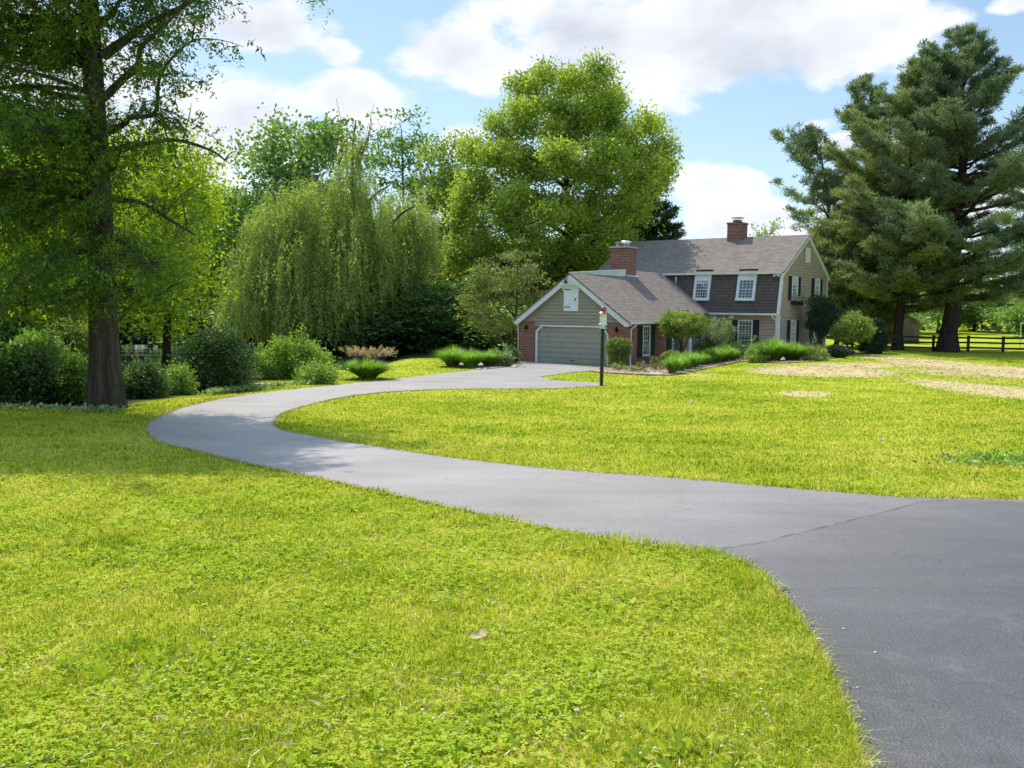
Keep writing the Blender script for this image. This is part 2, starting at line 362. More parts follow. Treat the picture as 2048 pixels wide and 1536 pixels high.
def leaves(rng, P, size, aspect=.55, droop=0., outward=None, jit=.35, name='crown', mat=None, tint=None, ln=None):
    """diamond leaves at P; returns mesh"""
    n = len(P); d = nrm(rng.normal(size=(n, 3)))
    if outward is not None: d = nrm(d+outward*1.0)
    d[:, 2] -= droop; d = nrm(d)
    s = np.cross(d, nrm(rng.normal(size=(n, 3)))); s = nrm(s)
    L_ = (size*(1+jit*rng.normal(size=n)).clip(.4, 1.8))[:, None]
    w = L_*aspect
    V = np.stack([P, P+d*L_*.45+s*w*.5, P+d*L_, P+d*L_*.45-s*w*.5], 1).reshape(-1, 3)
    F_ = np.arange(n*4).reshape(n, 4)
    if tint is None: tint = rng.random(n)
    return npmesh(name, V, F_, 4, mat, tint)
def tubes(name, segs, mat, n=6, parent=None):
    """many polylines -> one mesh. segs: list of (pts(k,3), radii(k))"""
    V = []; Fc = []; b = 0; ang = 2*PI*np.arange(n)/n
    for pts, rad in segs:
        pts = np.asarray(pts, float); k = len(pts)
        t = np.gradient(pts, axis=0); t = nrm(t); ref = np.array([0, 0, 1.]) if abs(t[:, 2]).mean() < .85 else np.array([1., 0, 0])
        x = nrm(np.cross(t, ref)); y = np.cross(t, x)
        r = np.asarray(rad)[:, None, None]
        ring = pts[:, None, :]+(x[:, None, :]*np.cos(ang)[None, :, None]+y[:, None, :]*np.sin(ang)[None, :, None])*r
        V.append(ring.reshape(-1, 3))
        i = np.arange(k-1)[:, None]*n; j = np.arange(n)[None, :]; j2 = (j+1) % n
        Fc.append((np.stack([i+j, i+j2, i+n+j2, i+n+j], -1)+b).reshape(-1, 4)); b += k*n
    me = npmesh(name, np.concatenate(V), np.concatenate(Fc), 4, mat, smooth=True)
    return link(bpy.data.objects.new(name, me), parent)
def bez(a, b, c, k=7):
    t = np.linspace(0, 1, k)[:, None]; return (1-t)**2*a+2*t*(1-t)*b+t*t*c
# ------------------------------------------------------------------ outlines surveyed on the ground
OUT_ = [(1222,735),(1140,728),(1072,723),(1036,724),(1010,731),(985,737),(945,741),(880,748),(820,755),(760,762),(700,768),(640,774),(590,779),(540,785),(490,791),(440,799),(395,809),(355,820),(322,834),(302,846),(293,857),(298,870),(314,883),(345,893),(380,900),(470,923),(600,951),(760,986),(900,1018),(1060,1052),(1200,1080),(1290,1094),(1360,1099),(1420,1106),(1480,1126),(1530,1158),(1572,1205),(1620,1272),(1660,1350),(1690,1420),(1712,1485),(1728,1560),(1745,1700),(1760,2000),(1765,2600)]
IN_ = [(1196,740),(1160,744),(1110,750),(1082,754),(1100,760),(1150,764),(1212,768),(1190,773),(1120,777),(1050,778),(970,778),(900,779),(835,781),(780,784),(735,788),(690,795),(650,803),(610,813),(580,822),(560,832),(549,842),(550,853),(568,863),(620,873),(680,884),(740,893),(820,906),(900,917),(1000,929),(1100,940),(1200,948),(1300,955),(1400,963),(1500,972),(1600,981),(1700,989),(1800,997),(1900,1000),(2048,1002),(2300,1008),(2700,1020)]
def spline(P, closed=False, step=.35):
    P = np.array(P); n = len(P); out = []
    for i in range(n-1):
        p0, p1, p2, p3 = P[max(i-1, 0)], P[i], P[i+1], P[min(i+2, n-1)]
        k = max(1, int(np.linalg.norm(p2-p1)/step)); k = min(k, 14)
        for j in range(k):
            t = j/k
            out.append(tuple(.5*((2*p1)+(-p0+p2)*t+(2*p0-5*p1+4*p2-p3)*t*t+(-p0+3*p1-3*p2+p3)*t**3)))
    out.append(tuple(P[-1])); return out
oL = spline(G2(OUT_)); iL = spline(G2(IN_))
DRIVE = oL[::1]+[(oL[-1][0], -6.), (iL[-1][0]+14, -6.), (iL[-1][0]+14, iL[-1][1])]+iL[::-1]
SEAM = G2([(1440,1103),(1510,1092),(1600,1070),(1700,1045),(1790,1022),(1840,1008),(1900,1003)])
DAP = DRIVE
def inside(poly, x, y):
    ins = np.zeros(np.shape(x), bool); n = len(poly)
    for i in range(n):
        ax, ay = poly[i]; bx, by = poly[(i+1) % n]
        if ay == by: continue
        c = (ay <= y) != (by <= y); xi = ax+(y-ay)/(by-ay)*(bx-ax); ins ^= c & (x < xi)
    return ins
def sheet(name, poly, mat, off, step=.5, near=None):
    P = np.array(poly); x0, y0 = P.min(0); x1, y1 = P.max(0)
    X, Y = np.meshgrid(np.arange(x0+step/2, x1, step), np.arange(y0+step/2, y1, step)); X = X.ravel(); Y = Y.ravel()
    k = sdf(poly, X, Y) < -step*.35; X, Y = X[k], Y[k]; n = len(poly)
    vs = [Vector(p) for p in poly]+[Vector((a, b)) for a, b in zip(X, Y)]
    r = geometry.delaunay_2d_cdt(vs, [], [list(range(n))], 1, 1e-5)
    xy = np.array([(v.x, v.y) for v in r[0]]); z = height(xy[:, 0], xy[:, 1])+off
    me = bpy.data.meshes.new(name); me.from_pydata([(a[0], a[1], float(b)) for a, b in zip(xy, z)], [], [tuple(f) for f in r[2]])
    me.materials.append(mat); me.update(); me.polygons.foreach_set('use_smooth', [True]*len(me.polygons))
    return link(bpy.data.objects.new(name, me))
# straw patches (world ellipses surveyed from their outlines): centre px, half sizes px
def ell(cx, cy, rx, ry):
    a = ground(cx, cy); b = ground(cx+rx, cy); n_ = ground(cx, cy+ry); f_ = ground(cx, cy-ry)
    return (a[0], (n_[1]+f_[1])/2, abs(b[0]-a[0]), abs(f_[1]-n_[1])/2)
STRAW = [ell(1650,742,135,13)+(1.1,), ell(1725,731,95,6)+(.9,), ell(1612,788,62,7)+(.9,), ell(1940,750,120,11)+(.55,), ell(2045,788,105,30)+(.95,), ell(2180,760,130,45)+(1.,), ell(1880,742,70,6)+(.45,), ell(1400,750,50,3)+(.6,)]
def straw(x, y):
    s = np.zeros(np.shape(x))
    for cx, cy, rx, ry, w in STRAW:
        d = np.sqrt(((x-cx)/rx)**2+((y-cy)/ry)**2); s = np.maximum(s, w*sstep(1.35, .6, d))
    return s
# ------------------------------------------------------------------ house frame
HO = np.array([6.3865, 50.952]); PHI = .6323; HZ = -1.6212
CU = np.array([math.cos(PHI), -math.sin(PHI)]); CV = np.array([math.sin(PHI), math.cos(PHI)])
def H2W(u, v): p = HO+u*CU+v*CV; return float(p[0]), float(p[1])
MULCH = G2([(1213,738),(1196,740.5),(1172,742.5),(1205,746.5),(1250,749),(1300,751),(1338,752),(1360,749),(1400,741),(1440,732),(1482,724),(1520,726),(1570,727),(1625,724),(1668,717)])+[H2W(*q) for q in ((6.4,21),(4.1,21),(4.1,12.1),(0,12.1),(0,0))]
BED2 = G2([(1030,727),(1012,735),(985,738),(940,737),(905,735),(885,728),(900,722),(960,716),(1030,716)])
WOOD = [(-90,22.4),(-15,22.6),(-10.5,24.4),(-10.2,28),(-9.4,32),(-9.5,39),(-9,45),(-9.0,50),(-9.5,57),(-3,60),(1.5,62),(3.5,75),(5,300),(-200,300),(-200,22)]
# ------------------------------------------------------------------ terrain sheet
def spaced(lims):
    o = []
    for a, b, s in lims: o += list(np.arange(a, b, s))
    return np.array(o+[lims[-1][1]])
gx = spaced([(-400,-90,31),(-90,-30,3),(-30,-16,1),(-16,8,.4),(8,40,.6),(40,90,2.5),(90,400,31)])
gy = spaced([(-8,2,1.),(2,14,.3),(14,70,.5),(70,130,2.5),(130,760,30)])
X, Y = np.meshgrid(gx, gy); Z = height(X, Y)
dsd = sdf(DRIVE, X, Y)
Z = Z-.06*sstep(-.05, -.4, dsd)
V = np.stack([X, Y, Z], -1).reshape(-1, 3); nx = len(gx); ny = len(gy)
i, j = np.meshgrid(np.arange(nx-1), np.arange(ny-1)); a = (j*nx+i).ravel()
me = npmesh('lawn', V, np.stack([a, a+1, a+nx+1, a+nx], -1), 4, M['lawn'], smooth=True)
at_ = me.attributes.new('straw', 'FLOAT', 'POINT'); at_.data.foreach_set('value', straw(V[:, 0], V[:, 1]).astype(np.float32))
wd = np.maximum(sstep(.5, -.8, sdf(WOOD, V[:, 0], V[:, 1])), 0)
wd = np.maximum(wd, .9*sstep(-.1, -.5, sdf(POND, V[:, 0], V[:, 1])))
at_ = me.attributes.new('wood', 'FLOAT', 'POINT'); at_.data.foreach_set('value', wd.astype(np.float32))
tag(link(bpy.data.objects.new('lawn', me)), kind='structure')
def blended(o, f):
    me = o.data; n = len(me.vertices); co = np.empty(n*3, np.float32); me.vertices.foreach_get('co', co); co = co.reshape(-1, 3)
    d = np.min(np.hypot(co[:, None, 0]-SA[None, :, 0], co[:, None, 1]-SA[None, :, 1]), 1); a = me.attributes.new('blend', 'FLOAT', 'POINT'); a.data.foreach_set('value', f(d).astype(np.float32)); return o
SA = np.array(spline(SEAM))
dv = sheet('driveway', DRIVE, M['drive'], .018, .45); tag(blended(dv, lambda d: .55*np.exp(-d/2.4)), kind='structure')
ROAD = [SEAM[0]]+SEAM[1:]+[iL[-1], (iL[-1][0]+13.5, iL[-1][1]-.3), (iL[-1][0]+13.5, -5.5)]+[(oL[-1][0]+.02, -5.5)]+[p for p in oL[::-1] if p[1] < SEAM[0][1]-.02]
SEAM_ = [(x+.006*math.sin(k*1.9), y+.008*math.sin(k*2.7+1)) for k, (x, y) in enumerate(spline(SEAM))]
ROAD = SEAM_+[(iL[-1][0], iL[-1][1]-.05), (iL[-1][0]+13.5, iL[-1][1]-.3), (iL[-1][0]+13.5, -5.5), (oL[-1][0]+.02, -5.5)]+[(p[0]+.01, p[1]) for p in oL[::-1] if p[1] < SEAM[0][1]-.05]
tag(blended(sheet('road', ROAD, M['drive'], .022, .4), lambda d: 1.12-.5*np.exp(-d/1.6)), kind='structure')
sa = np.array(SEAM_); sn_ = nrm(np.stack([-np.gradient(sa[:, 1]), np.gradient(sa[:, 0])], -1)); ww = (.016+.004*np.sin(np.arange(len(sa))*1.7))[:, None]
tag(sheet('tar_seam', [tuple(q) for q in sa-sn_*ww]+[tuple(q) for q in (sa+sn_*ww*1.3)[::-1]], M['seam'], .0235, .3), kind='structure')
tag(sheet('garden_bed', MULCH, M['mulch'], .05, .5), kind='structure')
tag(sheet('side_bed', BED2, M['mulch'], .05, .5), kind='structure')
pw = [(x, y) for x, y in POND]
me = bpy.data.meshes.new('pond_water'); c_ = np.array(POND); pc = c_.mean(0); q = pc+(c_-pc)*1.12
me.from_pydata([(float(a), float(b), WATER_Z) for a, b in q], [], [tuple(range(len(q)))]); me.materials.append(M['water'])
tag(link(bpy.data.objects.new('pond_water', me)), kind='structure')
# ------------------------------------------------------------------ HOUSE
H = empty('house', (HO[0], HO[1], HZ), 'two storey tan clapboard house with red brick garage wing and two brick chimneys', 'house', rz=-PHI)
def clip(poly, z0, z1):
    def cut(P, f):
        o = []
        for i in range(len(P)):
            a, b = P[i], P[(i+1) % len(P)]; fa, fb = f(a), f(b)
            if fa >= 0: o.append(a)
            if (fa > 0 > fb) or (fa < 0 < fb):
                t = fa/(fa-fb); o.append((a[0]+(b[0]-a[0])*t, a[1]+(b[1]-a[1])*t))
        return o
    P = cut(poly, lambda p: p[1]-z0)
    return cut(P, lambda p: z1-p[1]) if P else P
def clap(name, poly, mp, mat, step=.19, d=.03, z00=0.):
    """mp(s,z,off)->local point; off is outward"""
    mb = MB(); zs = [p[1] for p in poly]; z = min(zs)-((min(zs)-z00) % step)
    while z < max(zs):
        P = clip(poly, z+.026, z+step)
        if len(P) >= 3:
            fr = [mp(s, q, .004+d*(1-(q-z)/step)*.999) for s, q in P]; mb.poly(fr)
            lo = [p for p in P if abs(p[1]-z-.026) < 1e-6]; hi = [p for p in P if abs(p[1]-z-step) < 1e-6]
            if len(lo) >= 2:
                a, b = min(lo), max(lo); mb.poly([mp(a[0], z+.026, 0), mp(b[0], z+.026, 0), mp(b[0], z+.026, .004+d*(1-.026/step)), mp(a[0], z+.026, .004+d*(1-.026/step))])
            if len(hi) >= 2: a, b = min(hi), max(hi); mb.poly([mp(a[0], z+step, 0), mp(b[0], z+step, 0), mp(b[0], z+step, .004), mp(a[0], z+step, .004)])
        z += step
    mb.poly([mp(s, q, 0) for s, q in poly])
    return mb.build(name, mat, H)
fr0 = lambda s, z, o: (s, -o, z)
def roofpart(name, mat, quads, th=.1, parent=H):
    """quads: list of (pts3d, along_axis, up_axis)"""
    mb = MB()
    for pts, ax, up in quads: mb.prism(pts, (0, 0, -th), (ax, up))
    return mb.build(name, mat, parent)
# garage wing walls
SL = .697
mb = MB()
mb.box(-7.41, -6.06, 0, .12, -.3, 2.45); mb.box(-1.32, 0, 0, .12, -.3, 2.45)
mb.poly([(-6.06, 0, 1.86), (-5.66, 0, 2.18), (-6.06, 0, 2.2)]); mb.poly([(-1.32, 0, 1.78), (-1.32, 0, 2.2), (-1.74, 0, 2.18)])
mb.box(-.12, 0, .12, 7.78, -.3, 2.62); mb.box(-7.41, -7.29, .12, 12.0, -.3, 2.6)
mb.box(-2.4, -.12, 7.66, 7.78, -.3, 3.2)
mb.build('brick_wall', M['brick'], H)
clap('gable_siding', [(-7.5, 2.45), (.1, 2.45), (-.0, 2.5), (-3.7, 5.12), (-7.41, 2.52)], fr0, M['siding_g'], .193, .055, 2.45)
clap('siding_panel', [(-6.25, 2.155), (-1.33, 2.155), (-1.33, 2.448), (-6.25, 2.448)], lambda s, z, o: (s, -o-.012, z), M['siding_g'], .15, .045, 2.15)
# garage door
mb = MB(); mb.poly([(-6.1, .13, -.05), (-1.28, .13, -.05), (-1.28, .13, 2.2), (-6.1, .13, 2.2)])
rows = 7
for r in range(rows):
    z0 = .02+r*.302; mb.box(-6.1, -1.28, .105, .128, z0+.012, z0+.296)
    for c in range(4):
        u0 = -6.0+c*1.19; mb.box(u0+.05, u0+1.12, .094, .104, z0+.06, z0+.25)
gd = mb.build('garage_door', M['garage_paint'], H)
mb = MB(); mb.box(-3.85, -3.55, .07, .1, .22, .25); mb.build('handle', M['black'], gd)
mb = MB()
W_ = .13; y0, y1 = -.05, .1
mb.box(-6.06-W_, -6.06, y0, y1, -.1, 1.88); mb.box(-1.32, -1.32+W_*.6, y0, y1, -.1, 1.78)
mb.prism([(-6.06-W_, y0, 1.88), (-6.06, y0, 1.86), (-5.68, y0, 2.16), (-5.72, y0, 2.27), (-5.78, y0, 2.27)], (0, .15, 0))
mb.prism([(-1.32+W_*.6, y0, 1.78), (-1.32, y0, 1.76), (-1.72, y0, 2.16), (-1.66, y0, 2.25), (-1.6, y0, 2.25)], (0, .15, 0))
mb.box(-5.715, -1.665, y0-.004, y1, 2.155, 2.245)
mb.build('door_frame', M['trim'], H)
# roofs of the wing
def zr(u): return 5.24-SL*(u+3.7)
roofpart('garage_roof', M['roof'], [
    ([(-3.7, -.3, 5.24), (.24, -.3, zr(.24)), (.24, 7.95, zr(.24)), (-.49, 7.95, zr(-.49)), (-.49, 12.75, zr(-.49)), (-4.35, 12.75, zr(-4.35)), (-4.35, 6.45, zr(-4.35)), (-3.7, 6.45, 5.24)], (0, 1, 0), (-.82*.67, 0, .57*1.6)),
    ([(-3.7, -.3, 5.24), (-3.7, 6.45, 5.24), (-7.66, 6.45, 5.24-SL*3.96), (-7.66, -.3, 5.24-SL*3.96)], (0, 1, 0), (.55, 0, .91)),
    ([(-4.35, 6.45, zr(-4.35)), (-4.35, 12.7, zr(-4.35)), (-8.2, 12.7, zr(-4.35)-SL*3.85), (-8.2, 6.45, zr(-4.35)-SL*3.85)], (0, 1, 0), (.55, 0, .91))], .1)
mb = MB(); mb.prism([(-3.82, .2, 5.2), (-3.82, 6.4, 5.2), (-3.82, 6.4, 5.66), (-3.82, .2, 5.3)], (-.1, 0, 0)); mb.prism([(-3.77, .0, 5.26), (-3.77, 6.4, 5.62), (-3.77, 6.4, 5.7), (-3.77, .0, 5.3)], (-.2, 0, 0)); mb.build('ridge_fascia', M['trim'], H)
# white rake boards, peak board, box returns
mb = MB()
for s in (1, -1):
    ue = .24 if s > 0 else -7.66
    a = (-3.7, 5.13); b = (ue, 5.13-SL*3.94); w = .235
    mb.prism([(a[0], -.275, a[1]), (b[0], -.275, b[1]), (b[0]-s*.13, -.275, b[1]-w*.62), (b[0]-s*.3, -.275, b[1]-w*.62), (a[0], -.275, a[1]-w*1.22)], (0, .045, 0))
    mb.prism([(a[0], -.23, a[1]-.03), (b[0], -.23, b[1]-.03), (b[0]-s*.1, -.23, b[1]-.1), (a[0], -.23, a[1]-.12)], (0, .26, 0))
mb.prism([(-4.47, -.29, 4.63), (-2.93, -.29, 4.63), (-3.7, -.29, 5.125)], (0, .012, 0))
mb.build('rake_board', M['trim'], H)
mb = MB(); mb.box(.02, .24, -.27, 7.9, 2.38, 2.49); mb.box(.24, .33, -.2, 7.95, 2.41, 2.5); mb.box(-7.76, -7.66, -.2, 6, 2.4, 2.5); mb.build('gutter', M['trim'], H)
mb = MB(); mb.tube([(.29, .35, 2.42), (.28, .34, 2.3), (.08, .2, 2.12), (.065, .19, 1.9), (.065, .19, .25), (.1, .12, .12), (.3, -.05, .08)], .04, 8); mb.build('downspout', M['trim'], H, True)
mb = MB(); mb.tube([(-7.7, -.1, 2.42), (-7.69, -.08, 2.3), (-7.47, -.03, 2.1), (-7.46, -.03, 1.9), (-7.46, -.03, .1)], .035, 8); mb.build('downspout', M['trim'], H, True)
mb = MB(); mb.box(.0, .12, 7.6, 7.84, -.1, 2.5); mb.build('corner_board', M['trim'], H)
# hay loft door
mb = MB(); mb.box(-4.22, -3.24, -.075, -.02, 3.07, 4.5)
for k in range(4): mb.box(-4.2+k*.24, -3.99+k*.24, -.083, -.075, 3.1, 4.45)
ld = mb.build('loft_door', M['door_white'], H)
for z in (3.28, 4.28):
    m2 = MB(); m2.box(-4.16, -3.8, -.098, -.086, z, z+.045); m2.poly([(-3.8, -.097, z+.005), (-3.72, -.097, z+.022), (-3.8, -.097, z+.04)]); m2.build('hinge', M['black'], ld)
mb = MB(); mb.box(-3.45, -3.39, -.12, -.084, 3.68, 3.8); mb.build('latch', M['black'], ld)
mb = MB(); mb.prism([(-4.42, -.06, 4.64), (-4.42, -.34, 4.64), (-4.42, -.34, 4.56), (-4.42, -.06, 4.5)], (1.36, 0, 0))
for u in (-4.3, -3.24): mb.prism([(u, -.05, 4.5), (u, -.3, 4.5), (u, -.05, 4.22)], (.08, 0, 0))
mb.build('loft_hood', M['trim'], H)
mb = MB(); mb.lathe([(.13, 0), (.12, .03), (.05, .09), (.05, .15), (.02, .2)], (-3.93, -.38, 4.68), 10); mb.tube([(-3.93, -.38, 4.86), (-3.93, -.42, 5.0), (-3.93, -.3, 5.02)], .014, 6); mb.tube([(-3.83, -.36, 4.8), (-3.82, -.38, 4.98)], .012, 6)
mb.build('gable_lamp', M['black'], H)
for u in (-6.86, -.7):
    mb = MB(); mb.box(u-.055, u+.055, -.14, -.03, 1.96, 2.12); mb.lathe([(.1, 0), (.02, .1)], (u, -.085, 2.12), 6); mb.bar((u, 0, 2.2), (u, -.085, 2.22), .02, .02); mb.bar((u, -.085, 1.96), (u, -.085, 1.86), .02, .02)
    w = mb.build('wall_lantern', M['black'], H)
# windows -----------------------------------------------------------
def window(mp, s0, s1, z0, z1, cols, rows, cas=.07, proud=.075, curtain=0., top=0., mat='trim'):
    """mp(s,z,off). frame with sash rails, muntins; a pane behind; optional tall head board"""
    def bx(mb, a0, a1, b0, b1, o0, o1):
        q = [(a0,b0,o0),(a1,b0,o0),(a1,b1,o0),(a0,b1,o0),(a0,b0,o1),(a1,b0,o1),(a1,b1,o1),(a0,b1,o1)]; q = [mp(*p) for p in q]
        for f in ((0,3,2,1),(4,5,6,7),(0,1,5,4),(1,2,6,5),(2,3,7,6),(3,0,4,7)): mb.poly([q[i] for i in f])
    mb = MB(); P = proud
    bx(mb, s0, s0+cas, z0, z1, -.02, P); bx(mb, s1-cas, s1, z0, z1, -.02, P)
    bx(mb, s0+cas, s1-cas, z1-cas-top, z1, -.02, P-.002); bx(mb, s0-.02, s1+.02, z0-.03, z0+cas*.8, -.02, P+.02)
    w = mb.build('window', M[mat], H)
    a0, a1, b0, b1 = s0+cas, s1-cas, z0+cas*.8, z1-cas-top; mid = b0+(b1-b0)*.5
    mb = MB(); bx(mb, a0, a1, mid-.022, mid+.022, .03, P-.012); bx(mb, a0, a0+.03, b0, b1, .03, P-.02); bx(mb, a1-.03, a1, b0, b1, .03, P-.02); bx(mb, a0+.03, a1-.03, b0, b0+.035, .03, P-.016); bx(mb, a0+.03, a1-.03, b1-.03, b1, .03, P-.018)
    for k in range(1, cols): x = a0+(a1-a0)*k/cols; bx(mb, x-.011, x+.011, b0, b1, .036, P-.028)
    for k in range(1, rows):
        if rows % 2 == 0 and k == rows//2: continue
        z = b0+(b1-b0)*k/rows; bx(mb, a0, a1, z-.011, z+.011, .035, P-.03)
    mb.build('sash', M['trim'], w)
    mb = MB(); mb.poly([mp(a0, b0, .038), mp(a1, b0, .038), mp(a1, b1, .038), mp(a0, b1, .038)]); mb.build('pane', M['glass'], w)
    if curtain:
        mb = MB(); mb.poly([mp(a0+.02, b1-(b1-b0)*curtain, .0385), mp(a1-.02, b1-(b1-b0)*curtain, .0385), mp(a1-.02, b1, .0385), mp(a0+.02, b1, .0385)]); mb.build('curtain', M['curtain'], w)
    return w
def shutter(mp, s0, s1, z0, z1):
    mb = MB()
    def bx(a0, a1, b0, b1, o0, o1):
        q = [mp(*p) for p in [(a0,b0,o0),(a1,b0,o0),(a1,b1,o0),(a0,b1,o0),(a0,b0,o1),(a1,b0,o1),(a1,b1,o1),(a0,b1,o1)]]
        for f in ((0,3,2,1),(4,5,6,7),(0,1,5,4),(1,2,6,5),(2,3,7,6),(3,0,4,7)): mb.poly([q[i] for i in f])
    zm = (z0+z1)/2
    bx(s0, s0+.06, z0, z1, 0, .07); bx(s1-.06, s1, z0, z1, 0, .07)
    for a, b in ((z0, z0+.09), (zm-.04, zm+.04), (z1-.08, z1)): bx(s0+.06, s1-.06, a, b, 0, .069)
    bx(s0+.06, s1-.06, z0+.09, zm-.04, 0, .05); bx(s0+.06, s1-.06, zm+.04, z1-.08, 0, .05)
    mb.build('shutter', M['shutter'], H)
side = lambda s, z, o: (o, s, z)
window(side, 1.6, 2.5, .58, 2.3, 3, 6); shutter(side, 1.08, 1.57, .52, 2.28); shutter(side, 2.56, 3.06, .52, 2.28)
window(side, 5.25, 6.15, .58, 2.3, 3, 6); shutter(side, 4.7, 5.22, .52, 2.28); shutter(side, 6.2, 6.7, .52, 2.28)
# main block
V0, UM, ZB = 12.1, 4.03, .0
fac = lambda s, z, o: (s, V0-o, z)
clap('facade_siding', [(-.2, .5), (3.9, .5), (3.9, 2.9), (-.2, 2.9)], fac, M['siding'], .19, .05, .5)
gab = lambda s, z, o: (UM+o, s, z)
GP = [(12.1, .3), (21.4, .3), (21.4, 5.7), (17.03, 8.17), (12.5, 5.64), (12.1, 2.95)]
clap('gable_siding', GP, gab, M['siding'], .19, .05, .3)
mb = MB(); mb.box(-.2, 4.03, V0+.01, V0+.2, -.4, .52); mb.box(UM-.2, UM+.01, V0, 21.4, -.4, .3); mb.build('foundation', M['brick'], H)
mb = MB(); mb.box(-9.6, UM-.05, V0+.6, 21.3, -.4, 5.6); mb.build('inner_wall', M['siding'], H)
# mansard wall of dark shingles
mz = lambda z: 11.93+(z-3.03)*(12.5-11.93)/2.62
roofpart('mansard_wall', M['mansard'], [([(-9.6, mz(3.03), 3.03), (3.93, mz(3.03), 3.03), (3.93, mz(5.66), 5.66), (-9.6, mz(5.66), 5.66)], (1, 0, 0), (0, .2, .98))], .0001).location = (0, 0, 0)
mb = MB(); mb.box(-.55, 3.94, 11.72, 12.1, 2.89, 3.02); mb.box(-.55, 3.94, 11.62, 11.72, 2.93, 3.035); mb.build('eave_trim', M['trim'], H)
# upper roof
MS = (8.27-5.63)/(17.03-12.3)
roofpart('main_roof', M['roof'], [
    ([(-9.8, 12.3, 5.66), (4.2, 12.3, 5.66), (4.2, 17.03, 8.3), (-9.8, 17.03, 8.3)], (1, 0, 0), (0, .873, .487)),
    ([(-9.8, 17.03, 8.3), (4.2, 17.03, 8.3), (4.2, 21.65, 5.62), (-9.8, 21.65, 5.62)], (1, 0, 0), (0, -.865, .5))], .1)
mb = MB(); mb.box(-9.75, 4.06, 12.22, 12.31, 5.54, 5.66); mb.box(-9.75, 3.9, 12.31, 12.6, 5.53, 5.57); mb.build('gutter', M['trim'], H)
mb = MB()
def rk(a, b, w, o0=.03, o1=.09):
    (s0, z0), (s1, z1) = a, b
    mb.prism([(UM+o0, s0, z0), (UM+o0, s1, z1), (UM+o0, s1, z1-w), (UM+o0, s0, z0-w)], (o1-o0, 0, 0))
rk((12.28, 5.55), (17.03, 8.2), .2, .035, .15); rk((17.03, 8.2), (21.6, 5.55), .2, .035, .15)
mb.build('rake_board', M['trim'], H)
mb = MB(); mb.prism([(UM+.035, 11.93, 2.95), (UM+.035, 12.08, 2.93), (UM+.035, 12.6, 5.55), (UM+.035, 12.43, 5.55)], (.035, 0, 0)); mb.prism([(UM+.035, 11.93, 2.95), (UM+.035, 12.43, 5.55), (UM-.08, 12.43, 5.55), (UM-.08, 11.93, 2.95)], (0, -.03, 0))
mb.box(3.84, UM+.07, 12.02, 12.098, -.1, 2.96); mb.box(UM+.035, UM+.068, 12.1, 12.2, .1, 2.94); mb.build('corner_board', M['trim'], H)
mb = MB(); mb.box(UM+.035, UM+.07, 21.28, 21.44, .1, 5.5); mb.build('corner_board', M['trim'], H)
mb = MB(); mb.tube([(3.75, 11.68, 2.95), (3.76, 11.7, 2.8), (3.9, 11.96, 2.6), (3.95, 11.97, 2.4), (3.95, 11.97, .2)], .045, 8); mb.build('downspout', M['trim'], H, True)
# facade window, entry
window(fac, 1.36, 2.36, .9, 2.6, 4, 5, .06); shutter(fac, .98, 1.34, .88, 2.58) ; shutter(fac, 2.38, 2.78, .88, 2.6)
mb = MB(); mb.box(-1.9, -.2, V0-.06, V0, 2.56, 2.9); mb.box(-1.9, -.55, V0-.06, V0, 2.9, 3.3); mb.box(-.46, -.2, V0-.08, V0+.1, .0, 2.56); mb.box(-1.15, -.98, V0-.06, V0+.1, 0, 2.56); mb.box(-1.9, -1.72, V0-.06, V0+.1, 0, 2.56); mb.build('entry_surround', M['trim'], H)
mb = MB(); mb.box(-.98, -.46, V0+.1, V0+.16, .3, 2.56); fd = mb.build('front_door', M['black'], H)
mb = MB(); mb.box(-.56, -.51, V0+.05, V0+.1, 1.2, 1.3); mb.build('handle', M['galv'], fd)
mb = MB(); mb.box(-1.72, -1.15, V0+.05, V0+.1, .2, 1.2); mb.build('sidelight_panel', M['trim'], H)
window(lambda s, z, o: (s, V0+.08-o, z), -1.7, -1.17, 1.22, 2.5, 2, 4, .05)
mb = MB(); mb.box(-2.5, -2.38, 7.78, 12.1, -.3, 3.6); mb.build('entry_side_wall', M['siding'], H)
mb = MB(); mb.box(-2.3, -.2, 10.9, 12.05, -.2, .28); mb.box(-2.2, -.3, 10.4, 10.9, -.3, .12); mb.build('front_step', M['brick'], H)
# upper windows in the mansard
man = lambda s, z, o: (s, mz(z)-o-.01, z)
for s0, s1, cu in ((-1.88, -.72, .2), (1.14, 2.4, .0)):
    window(man, s0, s1, 3.86, 5.53, 5 if cu else 4, 6, .15, .09, curtain=cu, top=.22)
for s0, s1 in ((-1.88, -.66), (1.14, 2.42)):
    mb = MB(); mb.box(s0, s1, 12.5, 12.54, 5.72, 5.87); mb.build('snow_guard', M['black'], H)
mb = MB(); mb.tube([(-3.25, 12.3, 4.95), (-3.25, 12.3, 5.42)], .055, 8); mb.build('vent_pipe', M['galv'], H, True)
fl = MB(); fl.box(3.66, 3.8, 12.34, 12.42, 5.42, 5.5); flo = fl.build('flood_light', M['trim'], H)
for u in (3.58, 3.86):
    mb = MB(); mb.lathe([(.0, -.08), (.075, -.08), (.06, .02), (.03, .07)], (u, 12.3, 5.44), 10); mb.build('lamp_head', M['lens'], flo, True)
